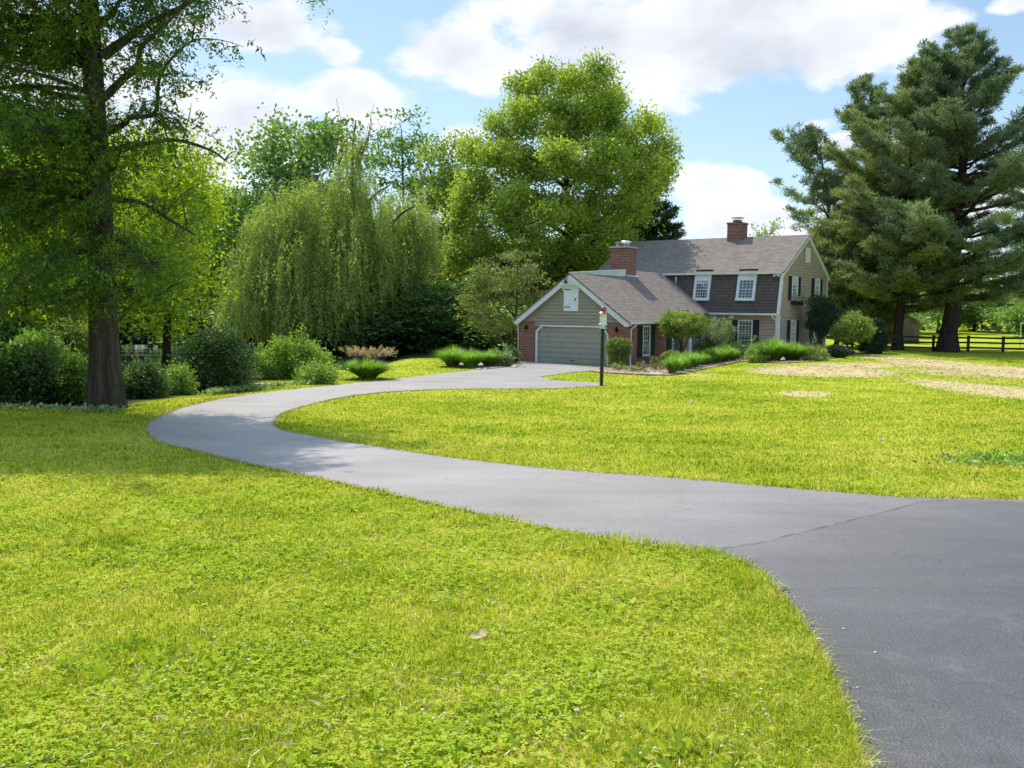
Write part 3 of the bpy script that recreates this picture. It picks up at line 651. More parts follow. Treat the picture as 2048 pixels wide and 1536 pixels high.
# gable end windows
for s0, s1, z0, z1 in ((14.14, 15.22, 3.9, 5.43), (18.62, 19.68, 3.9, 5.43), (14.14, 15.14, 1.03, 2.6), (18.5, 19.5, 1.03, 2.6)):
    window(gab, s0, s1, z0, z1, 3, 6, .1, .09, curtain=.35 if z0 > 3 else 0)
    shutter(gab, s0-.58, s0-.03, z0-.03, z1); shutter(gab, s1+.03, s1+.58, z0-.03, z1)
mb = MB(); mb.box(UM+.1, UM+.4, 14.1, 15.5, 3.58, 3.84); wb = mb.build('window_box', M['shutter'], H)
mb = MB(); mb.box(UM+.03, UM+.07, 16.56, 17.36, 6.44, 7.4)
for k in range(9): z = 6.52+k*.093; mb.prism([(UM+.07, 16.62, z), (UM+.07, 17.3, z), (UM+.1, 17.3, z-.03), (UM+.1, 16.62, z-.03)], (0, 0, .012))
mb.box(UM+.07, UM+.11, 16.52, 16.61, 6.42, 7.42); mb.box(UM+.07, UM+.11, 17.31, 17.4, 6.42, 7.42); mb.box(UM+.07, UM+.109, 16.61, 17.31, 7.34, 7.42); mb.box(UM+.07, UM+.109, 16.61, 17.31, 6.42, 6.48); mb.build('gable_vent', M['trim'], H)
mb = MB(); mb.lathe([(.0, 0), (.06, 0), (.04, .12), (.02, .14)], (UM+.2, 16.95, 8.0), 8); mb.build('gable_lamp', M['lens'], H)
# chimneys
mb = MB(); mb.box(-4.95, -3.8, 6.4, 7.7, 4.0, 7.06); mb.box(-4.99, -3.76, 6.36, 7.74, 6.86, 7.0); c1 = mb.build('chimney', M['brick'], H)
mb = MB(); mb.box(-5.05, -3.7, 6.3, 7.8, 7.06, 7.13); mb.prism([(-5.0, 6.35, 7.13), (-3.75, 6.35, 7.13), (-3.75, 7.75, 7.13), (-5.0, 7.75, 7.13)], (0, 0, .05)); mb.build('chimney_cap', M['concrete'], c1)
mb = MB(); mb.box(-4.75, -4.5, 6.7, 7.0, 7.18, 7.36); mb.build('flue', M['stone'], c1)
mb = MB(); mb.lathe([(.2, 0), (.2, .14), (.27, .15), (.27, .17), (.38, .26), (.36, .31), (.2, .36), (0, .38)], (-4.2, 7.0, 7.18), 16)
mb.box(-4.8, -4.45, 6.65, 7.05, 7.42, 7.44); mb.build('flue_cap', M['steel'], c1, True)
mb = MB(); mb.box(-1.48, -.45, 16.5, 17.6, 7.2, 9.18); mb.box(-1.53, -.4, 16.45, 17.65, 9.18, 9.3); c2 = mb.build('chimney', M['brick'], H)
mb = MB(); mb.box(-1.2, -.75, 16.8, 17.3, 9.3, 9.5); mb.build('flue', M['brick'], c2)
mb = MB(); mb.box(-1.28, -.62, 16.7, 17.4, 9.62, 9.645); mb.prism([(-1.28, 16.7, 9.645), (-.62, 16.7, 9.645), (-.62, 17.4, 9.645), (-1.28, 17.4, 9.645)], (0, 0, .03))
for u in (-1.2, -.72):
    for v in (16.8, 17.3): mb.bar((u, v, 9.45), (u, v, 9.63), .03, .03)
mb.build('flue_cap', M['galv'], c2)
# lead flashing at the first chimney
mb = MB(); mb.prism([(-3.8, 6.3, 5.33), (-3.68, 6.3, 5.25), (-3.68, 7.8, 5.25), (-3.8, 7.8, 5.33)], (0, 0, .03)); mb.build('flashing', M['galv'], H)
# ------------------------------------------------------------------ birdhouse on its post
g = ground(1202.5, 772); sc_ = g[1]/F
post = empty('birdhouse_post', g, 'white birdhouse with copper roof on a dark green square post in the lawn', 'birdhouse'); post.rotation_euler = (0, .012, .35)
hp = 115*sc_*1.0
mb = MB(); mb.box(-.052, .052, -.052, .052, -.2, hp); mb.build('post', M['post_green'], post)
mb = MB(); mb.box(-.1, .1, -.1, .1, hp, hp+.035); mb.lathe([(.07, .03), (.09, .14), (.2, .16)], (0, 0, hp), 6); mb.build('bracket', M['trim'], post)
mb = MB(); mb.lathe([(0, .0), (.2, 0), (.2, .02), (.145, .04), (.145, .42), (0, .42)], (0, 0, hp+.15), 6); bh = mb.build('birdhouse_body', M['door_white'], post)
for k in range(6):
    an = PI/6+k*PI/3
    for zz in (.14, .33):
        c = Vector((math.cos(an), math.sin(an), 0)); tt = Vector((-math.sin(an), math.cos(an), 0)); m3 = MB()
        m3.poly([tuple(c*.128+tt*.022*math.cos(q*PI/4)+Vector((0, 0, hp+.15+zz+.022*math.sin(q*PI/4)))) for q in range(8)]); m3.build('entry_hole', M['black'], bh)
mb = MB(); mb.lathe([(.0, .0), (.225, .0), (.23, .015), (.19, .04), (.13, .08), (.115, .1), (.125, .15), (.11, .22), (.07, .27), (.03, .3), (.012, .33)], (0, 0, hp+.57), 12); mb.build('copper_roof', M['copper'], post, True)
mb = MB(); mb.lathe([(.012, 0), (.012, .05), (.026, .07), (.012, .1), (.008, .2), (0, .22)], (0, 0, hp+.88), 8); mb.build('finial', M['galv'], post, True)
# ------------------------------------------------------------------ plants
def lobes_at(spec, D):
    o = []
    for s in spec:
        px, py, rx, ry = s[:4]; dd = s[4] if len(s) > 4 else 0; dep = s[5] if len(s) > 5 else 1.
        c = at(px, py, D+dd); k = (D+dd)/F; o.append((c, np.array([rx*k, rx*k*dep, ry*k])))
    return o
def sample(rng, lobes, n, lo=.45, hi=1., zcut=None):
    w = np.array([r[0]*r[2]+r[1]*r[2]+r[0]*r[1] for c, r in lobes]); w = w/w.sum()
    k = rng.choice(len(lobes), n, p=w); d = nrm(rng.normal(size=(n, 3)))
    rad = (lo**3+(hi**3-lo**3)*rng.random(n))**(1/3)
    Cc = np.array([c for c, r in lobes]); Rr = np.array([r for c, r in lobes])
    return Cc[k]+d*rad[:, None]*Rr[k], d
def cat_leaves(rng, cent, per, sig, size, mat, outward=None, droop=.2, aspect=.55, flat=.6, name='crown', parent=None, base=None, tintv=.5, hang=0.):
    n = len(cent); P = np.repeat(cent, per, 0)+np.clip(rng.normal(size=(n*per, 3)), -2, 2)*np.array([sig, sig, sig*flat])
    if hang: P[:, 2] -= np.abs(rng.normal(size=n*per))*hang
    ct = np.repeat(rng.random(n), per); tint = ct*tintv+rng.random(n*per)*(1-tintv)
    o = None
    if outward is not None: o = np.repeat(outward, per, 0)*.8+np.array([0, 0, .15])
    if base is not None: P = P-np.asarray(base)
    me = leaves(rng, P, size, aspect, droop, o, mat=mat, tint=tint, name=name)
    return link(bpy.data.objects.new(name, me), parent)
def broad(seed, label, base, D, spec, leaf, bark, tr, ncl, per, size, sig=.5, nl1=9, nl2=60, trunk=None, label_cat='tree', name='tree', group=None, lo=.5, droop=.2, aspect=.6, fork=.3, lobes=None, twigs=True, flat=.6, hang=0., top=None, gaps=0.):
    rng = np.random.default_rng(seed); base = np.array(base, float)
    root = empty(name, base, label, label_cat, group)
    lobes = lobes or lobes_at(spec, D)
    allc = np.array([c for c, r in lobes]); zt = max(c[2]+r[2] for c, r in lobes); zb = min(c[2]-r[2] for c, r in lobes)
    ctr = allc.mean(0)
    if trunk is None:
        tp = top if top is not None else np.array([ctr[0], ctr[1], zb+(zt-zb)*.72])
        m_ = (base+tp)/2+np.array([base[0]-tp[0], base[1]-tp[1], 0])*.12+rng.normal(size=3)*[.25, .25, 0]
        tk = bez(base-np.array([0, 0, .3]), m_, tp, 12)
    else: tk = np.array(trunk, float)
    kk = np.linspace(0, 1, len(tk)); rad = tr*(1-.82*kk); rad[0] *= 1.5
    if len(rad) > 3: rad[1] *= 1.12
    segs = [(tk-base, rad)]
    tgt, _ = sample(rng, lobes, nl1*6, .5, .8); pick = [tgt[0]]
    for _ in range(nl1-1):
        dd = np.min(np.linalg.norm(tgt[:, None]-np.array(pick)[None], axis=2), 1); pick.append(tgt[int(np.argmax(dd))])
    nodes = [tk[len(tk)//3:]]; nr = [rad[len(tk)//3:]]
    for q in pick:
        hd = np.hypot(*(q-tk)[:, :2].T); sc_ = np.abs(tk[:, 2]-(q[2]-.75*hd-(.4)))+(kk < fork)*50
        i = int(np.argmin(sc_)); a = tk[i]; L_ = np.linalg.norm(q-a)
        mid = a+(q-a)*.45+np.array([0, 0, -.06*L_])+rng.normal(size=3)*L_*.07
        b = bez(a, mid, q, 9); b[1:-1] += rng.normal(size=(7, 3))*L_*.014; r0_ = min(rad[i]*.62, .05+.022*L_)
        rr = np.linspace(r0_, r0_*.25, 9); segs.append((b-base, rr)); nodes.append(b[2:]); nr.append(rr[2:])
    N = np.concatenate(nodes); NR = np.concatenate(nr)
    c2, _ = sample(rng, lobes, nl2, .45, .95); nodes2 = [N]
    for q in c2:
        dd = np.linalg.norm(N-q, axis=1)+np.maximum(N[:, 2]-q[2], 0)*1.5; i = int(np.argmin(dd)); a = N[i]; L_ = np.linalg.norm(q-a)
        b = bez(a, a+(q-a)*.5+rng.normal(size=3)*L_*.1-[0, 0, L_*.05], q, 6); r0_ = min(NR[i]*.6, .012+.012*L_)
        segs.append((b-base, np.linspace(r0_, r0_*.3, 6))); nodes2.append(b[2:])
    N2 = np.concatenate(nodes2)
    cent, dr = sample(rng, lobes, ncl, lo, 1.); cent = cent+dr*rng.exponential(1, (ncl, 1))*sig*.9
    wv = np.sin(cent*np.array([1.1, 1.3, 1.6])/max(sig, .3)*.55+seed).sum(1); kq = wv > -1.1; cent, dr = cent[kq], dr[kq]; ncl = len(cent)
    if gaps: # push clumps toward twig ends so that the sky shows between boughs
        dd = ((cent[:, None, :]-N2[None, :, :])**2).sum(2); j = dd.argmin(1); cent = cent+(N2[j]-cent)*gaps
    if twigs:
        idx = rng.choice(ncl, min(ncl, 260), replace=False)
        for ii in idx:
            q = cent[ii]; i = int(np.argmin(((N2-q)**2).sum(1))); a = N2[i]; L_ = np.linalg.norm(q-a)
            if L_ < .15: continue
            segs.append((bez(a, (a+q)/2+rng.normal(size=3)*L_*.08, q, 4)-base, np.linspace(.018+.004*L_, .008, 4)*max(1, size/.15)))
    tubes('trunk', segs, M[bark], 6 if D > 30 else 9, root)
    cat_leaves(rng, cent, per, sig, size, L[leaf], dr, droop, aspect, flat, 'crown', root, base, hang=hang)
    return root
def copy_tree(r, loc, sc_, rz, label, group):
    c = r.copy(); C.objects.link(c); c.location = loc; c.scale = sc_; c.rotation_euler = (0, 0, rz); c['label'] = label; c['group'] = group
    for ch in list(r.children):
        d = ch.copy(); C.objects.link(d); d.parent = c
    return c
def gz(x, y): return float(height(x, y))
def B(px, py): return ground(px, py)
# big bald cypress on the left
def cypress():
    rng = np.random.default_rng(11); D = 24.2; base = at(211, 800, D); base[2] = gz(base[0], base[1])
    root = empty('bald_cypress', base, 'tall dark cypress with flared fluted trunk on the lawn at the left', 'tree')
    tk = [at(x, y, D) for x, y in [(212,815),(211,790),(209,740),(207,680),(205,600),(202,500),(199,400),(193,280),(188,180),(183,80),(178,-20),(173,-140),(168,-300),(162,-480),(160,-620)]]
    rad = np.array([36,33,29,26.5,25,24.5,23,21,19,17.5,16,14,11,7,2])*D/F; tk = np.array(tk)
    # fluted trunk
    n = 40; an = 2*PI*np.arange(n)/n; V = []; 
    for i, (p, r) in enumerate(zip(tk, rad)):
        fl = np.exp(-max(0, (p[2]-tk[0][2]))/1.3); rr = r*(1+.02*np.sin(an*13)+(.03+.13*fl)*np.sin(an*7+.6*i*.2)*1+.05*fl*np.sin(an*3+1))
        V.append(np.stack([p[0]+rr*np.cos(an), p[1]+rr*np.sin(an), np.full(n, p[2])], -1))
    V = np.concatenate(V)-base; i = np.arange(len(tk)-1)[:, None]*n; j = np.arange(n)[None]; j2 = (j+1) % n
    me = npmesh('trunk', V, np.stack([i+j, i+j2, i+n+j2, i+n+j], -1).reshape(-1, 4), 4, M['bark_cypress'], smooth=True); link(bpy.data.objects.new('trunk', me), root)
    limbs = [([(205,112),(250,80),(300,45),(385,0),(430,-60)],0,11),([(208,196),(240,165),(275,130),(282,95),(330,50),(372,8)],-.6,9),([(210,268),(245,250),(262,235),(310,225),(318,160),(345,115),(385,80)],-1.,7),([(165,130),(135,85),(110,55),(60,5),(20,-40)],-.5,9),([(163,128),(130,120),(105,112),(60,125)],.8,6),
             ([(160,268),(110,262),(70,240),(25,245),(-30,270)],-.8,9),([(212,350),(230,335),(245,285)],-1,4),([(212,400),(280,405),(340,440),(390,470)],-1,6),([(170,380),(110,400),(40,420),(-40,450)],-1,7),([(215,470),(270,500),(330,540)],-1.2,5),([(175,500),(100,520),(20,560)],-1.5,6),([(205,300),(280,290),(350,280),(420,300),(450,320)],.5,6),([(180,60),(230,20),(260,-60)],1,8),([(185,200),(120,190),(50,170),(-30,180)],1.2,7),([(200,420),(140,470),(90,540)],1.5,6),([(207,560),(150,580),(60,600),(-40,620)],-1,6),([(208,560),(260,580),(320,590)],-.6,5)]
    segs = []; ends = []
    for P, dd, r in limbs:
        pts = np.array([at(x, y, D+dd*k/(len(P)-1)*2.2) for k, (x, y) in enumerate(P)])
        pts = np.array(spline3(pts, 5)); segs.append((pts-base, np.linspace(r, 1.5, len(pts))*D/F)); ends.append(pts[len(pts)//4:])
    for q in range(70):   # upper boughs
        z_ = rng.uniform(9.5, 14.8); i = int(np.argmin(abs(tk[:, 2]-z_))); a = np.array([np.interp(z_, tk[:, 2], tk[:, 0]), np.interp(z_, tk[:, 2], tk[:, 1]), z_]); an_ = rng.uniform(0, 6.28); L_ = np.interp(z_, [9, 13, 16.5], [5.4, 4.8, 1.6])*rng.uniform(.7, 1.1)
        e_ = a+np.array([math.cos(an_)*L_, math.sin(an_)*L_, L_*.25]); pts = bez(a, (a+e_)/2+[0, 0, .12*L_], e_, 9); segs.append((pts-base, np.linspace(.07, .02, 9))); ends.append(pts[2:])
    for q in range(26):   # low wide boughs
        z_ = rng.uniform(4., 9.); a = np.array([np.interp(z_, tk[:, 2], tk[:, 0]), np.interp(z_, tk[:, 2], tk[:, 1]), z_]); an_ = rng.uniform(1.7, 5.2); L_ = rng.uniform(3.5, 6.2)
        e_ = a+np.array([math.cos(an_)*L_, math.sin(an_)*L_, -L_*.05]); pts = bez(a, (a+e_)/2+[0, 0, .15*L_], e_, 9); segs.append((pts-base, np.linspace(.06, .015, 9))); ends.append(pts[2:])
    N = np.concatenate(ends)
    spec = [(20,120,130,110),(80,30,160,90,-1),(330,30,110,70,-.5),(300,150,85,75,-1),(340,170,75,60,1),(60,260,140,80,-1.5),(100,330,130,70),(270,300,120,50,-1),(360,300,90,45,-.5),(60,440,150,70,-1.5),(110,540,160,70,-1.5),(260,420,120,70,-1),(300,520,110,70,-1),(180,560,180,60,-2.2),(60,620,140,35,-2),(250,610,100,40,-1.8),(-40,300,120,250,0),(200,-120,300,150),(140,-330,260,190),(330,-150,150,120,1),(60,-280,330,230,3),(-230,-60,230,260,2),(180,300,120,120,2.5),(190,480,150,120,2.5)]
    lob = lobes_at(spec, D)
    c2, dr = sample(rng, lob, 1000, .1, 1.)
    c2 = np.concatenate([c2, N[rng.integers(0, len(N), 420)]+rng.normal(size=(420, 3))*[.7, .7, .35]])
    NN = []
    for q in c2:
        dd = np.linalg.norm(N-q, axis=1); i = int(np.argmin(dd)); a = N[i]; L_ = dd[i]
        if L_ < .1: continue
        b = bez(a, (a+q)/2+np.array([0, 0, .18*L_])+rng.normal(size=3)*.06*L_, q, 6); segs.append((b-base, np.linspace(.008+.008*L_, .006, 6))); NN.append(b[1:])
    tubes('branches', segs, M['bark_cypress'], 7, root)
    NN = np.concatenate(NN)
    # drooping feathery sprays hung from the twigs
    k = 23000; st = NN[rng.integers(0, len(NN), k)]+rng.normal(size=(k, 3))*[.28, .28, .12]
    qx = 1024+st[:, 0]/st[:, 1]*F; qy = 616+(EYE-st[:, 2])/st[:, 1]*F   # the boughs on the open side of the trunk carry less foliage
    keep = rng.random(k) < np.where(qy < 0, 1., np.where(qy < 270, np.where(qx > 215, .3, .62), np.where(qx > 200, .25, np.where(qy > 560, .3, .5)))); st = st[keep]; k = len(st)
    dirs = nrm(rng.normal(size=(k, 3))*[1, 1, .25]); ln = rng.uniform(.35, .85, k)
    m = 24; tt = np.linspace(0, 1, m)[None, :, None]
    P = st[:, None]+dirs[:, None]*ln[:, None, None]*tt*.9-np.array([0, 0, 1.])*(ln[:, None, None]*tt**2*.62)
    P = (P+rng.normal(size=P.shape)*.028).reshape(-1, 3)
    dd = nrm(np.repeat(dirs, m, 0)*.5+rng.normal(size=(len(P), 3))*.7-[0, 0, .25])
    me = leaves(rng, P-base, .10, .38, .1, dd, mat=L['cypress'], tint=np.repeat(rng.random(k), m)*.6+rng.random(k*m)*.4, name='crown'); link(bpy.data.objects.new('crown', me), root)
def spline3(P, k):
    P = np.array(P); n = len(P); o = []
    for i in range(n-1):
        p0, p1, p2, p3 = P[max(i-1, 0)], P[i], P[i+1], P[min(i+2, n-1)]
        for j in range(k):
            t = j/k; o.append(.5*((2*p1)+(-p0+p2)*t+(2*p0-5*p1+4*p2-p3)*t*t+(-p0+3*p1-3*p2+p3)*t**3))
    o.append(P[-1]); return o
cypress()
# tree with sunlit yellow-green drooping foliage right behind it
b0 = np.array([at(330, 700, 37)[0], 37., 0]); b0[2] = gz(b0[0], b0[1])
broad(21, 'bright yellow green drooping tree behind the tall cypress at the pond edge', b0, 37, [(345,420,80,110),(300,520,90,90),(395,400,45,90,1),(260,380,90,100,2),(360,560,60,60),(250,600,100,60),(300,320,100,60,2),(410,330,40,50)], 'bright', 'bark_dark', .2, 420, 62, .16, .42, 8, 60, hang=.5, aspect=.45, gaps=.25)
b0 = np.array([at(60, 700, 40)[0], 40., 0]); b0[2] = gz(b0[0], b0[1])
broad(22, 'yellow green leafy tree at the far left behind the dark cypress', b0, 40, [(60,420,110,120),(-60,380,110,160),(120,340,90,90),(40,560,140,80),(150,480,90,90)], 'bright', 'bark_dark', .22, 420, 50, .2, .55, 8, 50, gaps=.2)
broad(23, 'dark leafy tree at the outer left edge beyond the cypress', (-19.5, 28.5, gz(-19.5, 28.5)), 28.5, None, 'forest', 'bark_dark', .3, 420, 62, .17, .55, 9, 60, lobes=[(np.array([-19.5+a, 28.5+c, z]), np.array([r, r, r*.7])) for a, c, z, r in ((0,0,13,3.4),(-2.5,1,11,3.4),(2.2,0,11.5,3.),(1.5,2,9,3.4),(-1.5,-1,8.5,3.4),(2.8,-.5,8,2.4),(0,0,14.5,2.2),(-3.5,-1,7,3))])
# weeping willow
def willow():
    rng = np.random.default_rng(5); g = B(697, 729); D = g[1]; base = g
    root = empty('weeping_willow', base, 'weeping willow with long hanging curtains of leaves beside the driveway', 'tree')
    X = lambda x, y, d=0: at(x, y, D+d)
    limbs = [([(696,735),(700,700),(703,650),(706,590),(700,520),(706,440),(704,360),(706,290),(712,240)],0,11),([(702,660),(680,600),(655,540),(640,480),(610,430),(570,400)],-.8,6),([(690,560),(680,500),(655,455),(640,440),(600,460),(550,500)],-1.5,5),([(704,600),(730,540),(760,480),(800,430),(835,410)],-.5,6),([(703,520),(670,430),(640,370),(620,350)],1,5),([(704,480),(740,400),(780,370)],1.5,5),([(700,690),(650,640),(600,590),(540,570),(490,590)],-1,5),([(703,620),(760,560),(810,500)],1.8,5),([(704,560),(640,520),(560,470),(520,460)],2,5)]
    segs = []; 
    for P, dd, r in limbs:
        pts = np.array([X(x, y, dd*k/(len(P)-1)*2) for k, (x, y) in enumerate(P)]); pts = np.array(spline3(pts, 4)); segs.append((pts-base, np.linspace(r, 1.2, len(pts))*D/F))
    for k in range(8):   # dead twigs above the crown
        x = rng.uniform(640, 770); a = X(690+(x-700)*.5, 330, rng.uniform(-1, 1)); e = X(x, rng.uniform(195, 290) if abs(x-705) < 45 else rng.uniform(215, 300), rng.uniform(-1.5, 1.5)); b = bez(a, (a+e)/2+rng.normal(size=3)*.3, e, 7); b[1:] += rng.normal(size=(6, 3))*.05
        segs.append((b-base, np.linspace(.05, .012, 7)))
        for q in range(3):
            i = rng.integers(2, 6); f = b[i]+rng.normal(size=3)*.35+[0, 0, .4]; segs.append((np.array([b[i], (b[i]+f)/2, f])-base, [.018, .014, .008]))
    tubes('trunk', segs, M['bark_grey'], 7, root)
    spec = [(705,345,42,85),(700,300,16,50),(540,420,50,50,1),(500,540,50,70,-1),(480,610,40,30,-1),(560,620,70,40,-2),(660,600,90,50,-2.5),(830,480,40,60,1),(800,450,55,60,1.5),(790,520,60,50,.5),(845,450,28,50,1),(760,560,60,40,-.5),(720,540,60,50,-2),(620,430,80,75,1),(565,455,65,85),(520,470,35,70,-1),(490,600,48,40,-1),(540,565,60,50,-1.5),(665,430,95,90),(760,430,70,70,.5),(815,430,45,65),(770,480,70,70,1),(700,500,110,80,-2),(600,520,85,70,-2),(640,400,70,50,-1)]
    lob = lobes_at(spec, D); n = 4200
    c0, d0 = sample(rng, lob, 1000, .55, 1.); kk = rng.integers(0, 1000, n); st = c0[kk]+rng.normal(size=(n, 3))*[.38, .38, .45]; dr = d0[kk]
    st[:, 2] = np.where(dr[:, 2] < -.2, st[:, 2]+rng.random(n)*2.0, st[:, 2])
    pxs = 1024+st[:, 0]/st[:, 1]*F
    floor_ = np.interp(pxs, [440, 600, 690, 760, 780, 830, 880], [690, 702, 708, 696, 655, 615, 560])
    zf = EYE-(floor_-616)/F*st[:, 1]
    ln = np.minimum(rng.uniform(.9, 4.6, n)*rng.uniform(.5, 1.4, n), np.maximum(st[:, 2]-zf-rng.random(n)*1.2, .4))
    P = []; TT = []; DD = []
    for i in range(n):
        m = max(4, int(ln[i]/.062)); t = np.linspace(0, 1, m); o = dr[i]*np.array([1, 1, 0])*.35
        s = st[i]+o*(1-np.exp(-t*4))[:, None]-np.array([0, 0, 1])*(t*ln[i])[:, None]
        s[:, 0] += (.16*np.sin(t*5+i)+rng.normal()*.28*t)*t; s[:, 1] += .1*np.cos(t*4+i*2)*t; P.append(s+rng.normal(size=s.shape)*[.03, .03, .02]); TT.append(np.full(m, rng.random())); 
    P = np.concatenate(P); TT = np.concatenate(TT); dn = nrm(rng.normal(size=P.shape)*[.55, .55, .2]-[0, 0, .8])
    me = leaves(rng, P-base, .2, .34, 0, dn*1.6, mat=L['willow'], tint=TT*.6+rng.random(len(P))*.4, name='crown'); link(bpy.data.objects.new('crown', me), root)
willow()
# large spring maple behind the garage
b0 = np.array([at(1142, 600, 77)[0]+.3, 77., 0]); b0[2] = gz(b0[0], b0[1])
broad(31, 'large light green spring maple rising behind the garage wing', b0, 77, [(1120,230,130,100),(1180,200,90,70,-2),(1050,270,110,90),(1220,260,95,80,1),(1290,290,70,60),(1150,340,190,90,-3),(1000,360,100,80,-1),(960,430,75,80),(1080,430,120,80,-4),(1230,400,110,70,-1),(1180,470,95,70,-2),(1020,480,110,70,-2),(1115,160,75,35),(1310,330,50,50,2),(930,520,50,60,-3),(1130,540,90,60,-3)], 'maple', 'bark_dark', .55, 1650, 100, .225, .55, 18, 110, gaps=.62, lo=.3, fork=.25, top=at(1125, 190, 77), flat=.75)
# trees around it
def bt(seed, label, px, py_base, D, spec, leaf, ncl, per, size, sig, **k):
    b = np.array([at(px, py_base, D)[0], D, 0.]); b[2] = gz(b[0], b[1])
    return broad(seed, label, b, D, spec, leaf, k.pop('bark', 'bark_dark'), k.pop('tr', .3), ncl, per, size, sig, **k)
bt(41, 'dark maple with broad rounded top behind the left side of the willow', 610, 700, 84, [(600,300,75,55),(560,350,80,60),(650,300,45,50),(500,430,70,70),(560,450,110,80),(680,360,60,60),(460,480,50,70),(520,560,110,90)], 'mid', 620, 55, .36, .85, tr=.45, gaps=.3, nl1=10)
bt(42, 'slender tree with a thin open crown standing above the willow', 812, 700, 86, [(800,255,38,26),(775,300,36,30),(825,300,30,25),(800,345,50,30),(850,380,30,40)], 'mid', 150, 26, .3, .5, tr=.25, gaps=.35, top=at(803, 260, 86))
bt(43, 'light green tree between the willow and the big maple', 905, 700, 82, [(905,320,45,50),(870,350,30,50),(930,400,50,60),(890,450,60,70),(870,540,60,70)], 'maple', 300, 44, .3, .65, tr=.28, gaps=.3)
bt(44, 'olive small tree with layered airy boughs at the garage corner', 1018, 716, 57.5, [(945,592,34,14),(970,560,30,16),(1055,545,36,20),(1000,590,55,16),(1060,575,34,18),(960,622,45,12),(1000,525,22,14),(1040,510,20,22),(970,535,14,18),(1020,555,50,14),(995,648,45,10),(1080,555,18,12)], 'hornbeam', 330, 40, .13, .30, tr=.15, bark='bark_grey', gaps=.3, fork=.12, nl1=12, nl2=70, flat=.3, top=at(1035, 530, 57.5))
def conifer(seed, label, base, D, toppx, prof, leaf, nb, per, nlen, nw, name='pine_tree', group=None, tr=.4, lean=0, bark='bark_pine', up=(.05, .75), dens=1., start=.1, sub=5, droop=0., sidebias=None):
    """prof: list of (height fraction, branch length m)"""
    rng = np.random.default_rng(seed); base = np.array(base, float); root = empty(name, base, label, 'pine tree' if 'pine' in name else 'tree', group)
    top = at(toppx[0], toppx[1], D); Hh = top[2]-base[2]
    k = np.linspace(0, 1, 14)[:, None]; tk = base-[0, 0, .3]+(top-base+[0, 0, .3])*k+np.sin(k*PI)*np.array([lean, 0, 0]); tk[1:-1] += rng.normal(size=(12, 3))*[.08, .08, 0]
    rad = tr*(1-.93*k[:, 0]); rad[0] *= 1.5
    segs = [(tk-base, rad)]; hf = [p[0] for p in prof]; hl = [p[1] for p in prof]; Pc = []; Dc = []; Tc = []
    for b in range(nb):
        h = start+(1-start)*((b+rng.random())/nb)**.92; h = min(h, .985)
        a = base+np.array([np.interp(h, k[:, 0], tk[:, 0]-base[0]), np.interp(h, k[:, 0], tk[:, 1]-base[1]), h*Hh])
        az = rng.uniform(0, 2*PI) if b % 5 else (b*2.4)
        Lb = np.interp(h, hf, hl)*rng.uniform(.55, 1.12)
        if sidebias: Lb *= sidebias(az, h)
        if Lb < .25: Lb = .25
        pit = np.interp(h, [0, .6, 1], [up[0], up[0]+(up[1]-up[0])*.35, up[1]])+rng.normal()*.07
        d = np.array([math.cos(az)*math.cos(pit), math.sin(az)*math.cos(pit), math.sin(pit)])
        m = 8; t = np.linspace(0, 1, m)[:, None]
        path = a+d*Lb*t+np.array([0, 0, 1])*(Lb*(.16*t**2-droop*t*t)); path[1:] += rng.normal(size=(m-1, 3))*Lb*.015
        r0_ = min(.02+.016*Lb, np.interp(h, k[:, 0], rad)*.6); segs.append((path-base, np.linspace(r0_, .012, m)))
        ns = max(3, int(sub*Lb*dens)); side = nrm(np.cross(d, [0, 0, 1])[None])[0]
        ts = rng.uniform(.28, 1., ns)
        o = np.stack([np.interp(ts, t[:, 0], path[:, i]) for i in range(3)], 1); sl_ = rng.uniform(-1, 1, ns)*(.30*Lb*(1.15-ts)+.18)
        tip = o+side*sl_[:, None]+d*np.abs(sl_)[:, None]*.6+np.array([0, 0, 1])*(np.abs(sl_)*.12+rng.uniform(-.04, .14, ns))[:, None]
        for q in range(0, ns, 2): segs.append((np.array([o[q], (o[q]+tip[q])/2-[0, 0, .03], tip[q]])-base, [.02, .015, .01]))
        fr = rng.uniform(.45, 1, (ns, 2))
        for z in range(2): Pc.append(o+(tip-o)*fr[:, z:z+1]+rng.normal(size=o.shape)*.07); Dc.append(nrm((tip-o)+[0, 0, .25])); Tc.append(np.full(ns, rng.random()))
    tubes('trunk', segs, M[bark], 6, root)
    Pc = np.concatenate(Pc); Dc = np.concatenate(Dc); Tc = np.concatenate(Tc)
    P = np.repeat(Pc, per, 0)+rng.normal(size=(len(Pc)*per, 3))*nlen*np.array([.5, .5, .26]); dd = nrm(np.repeat(Dc, per, 0)*.9+rng.normal(size=(len(P), 3))*.75+[0, 0, .25])
    me = leaves(rng, P-base, nlen, nw/nlen, 0, dd*1.5, mat=L[leaf], tint=np.repeat(Tc, per)*.6+rng.random(len(P))*.4, name='crown'); link(bpy.data.objects.new('crown', me), root)
    return root
def bs(px, D): x = at(px, 650, D)[0]; return (x, D, gz(x, D))
PG = 'tall pines beyond the lawn'
conifer(51, 'tallest pine with massive trunk at the right beside the rail fence', bs(1897, 66), 66, (1930, 66), [(0,4),(.12,7),(.25,9),(.45,8.6),(.62,6.4),(.8,3.9),(.92,2.),(1,.4)], 'pine', 125, 26, .27, .045, group=PG, tr=.62, lean=.25, up=(-.08, .85), sub=9, start=.15)
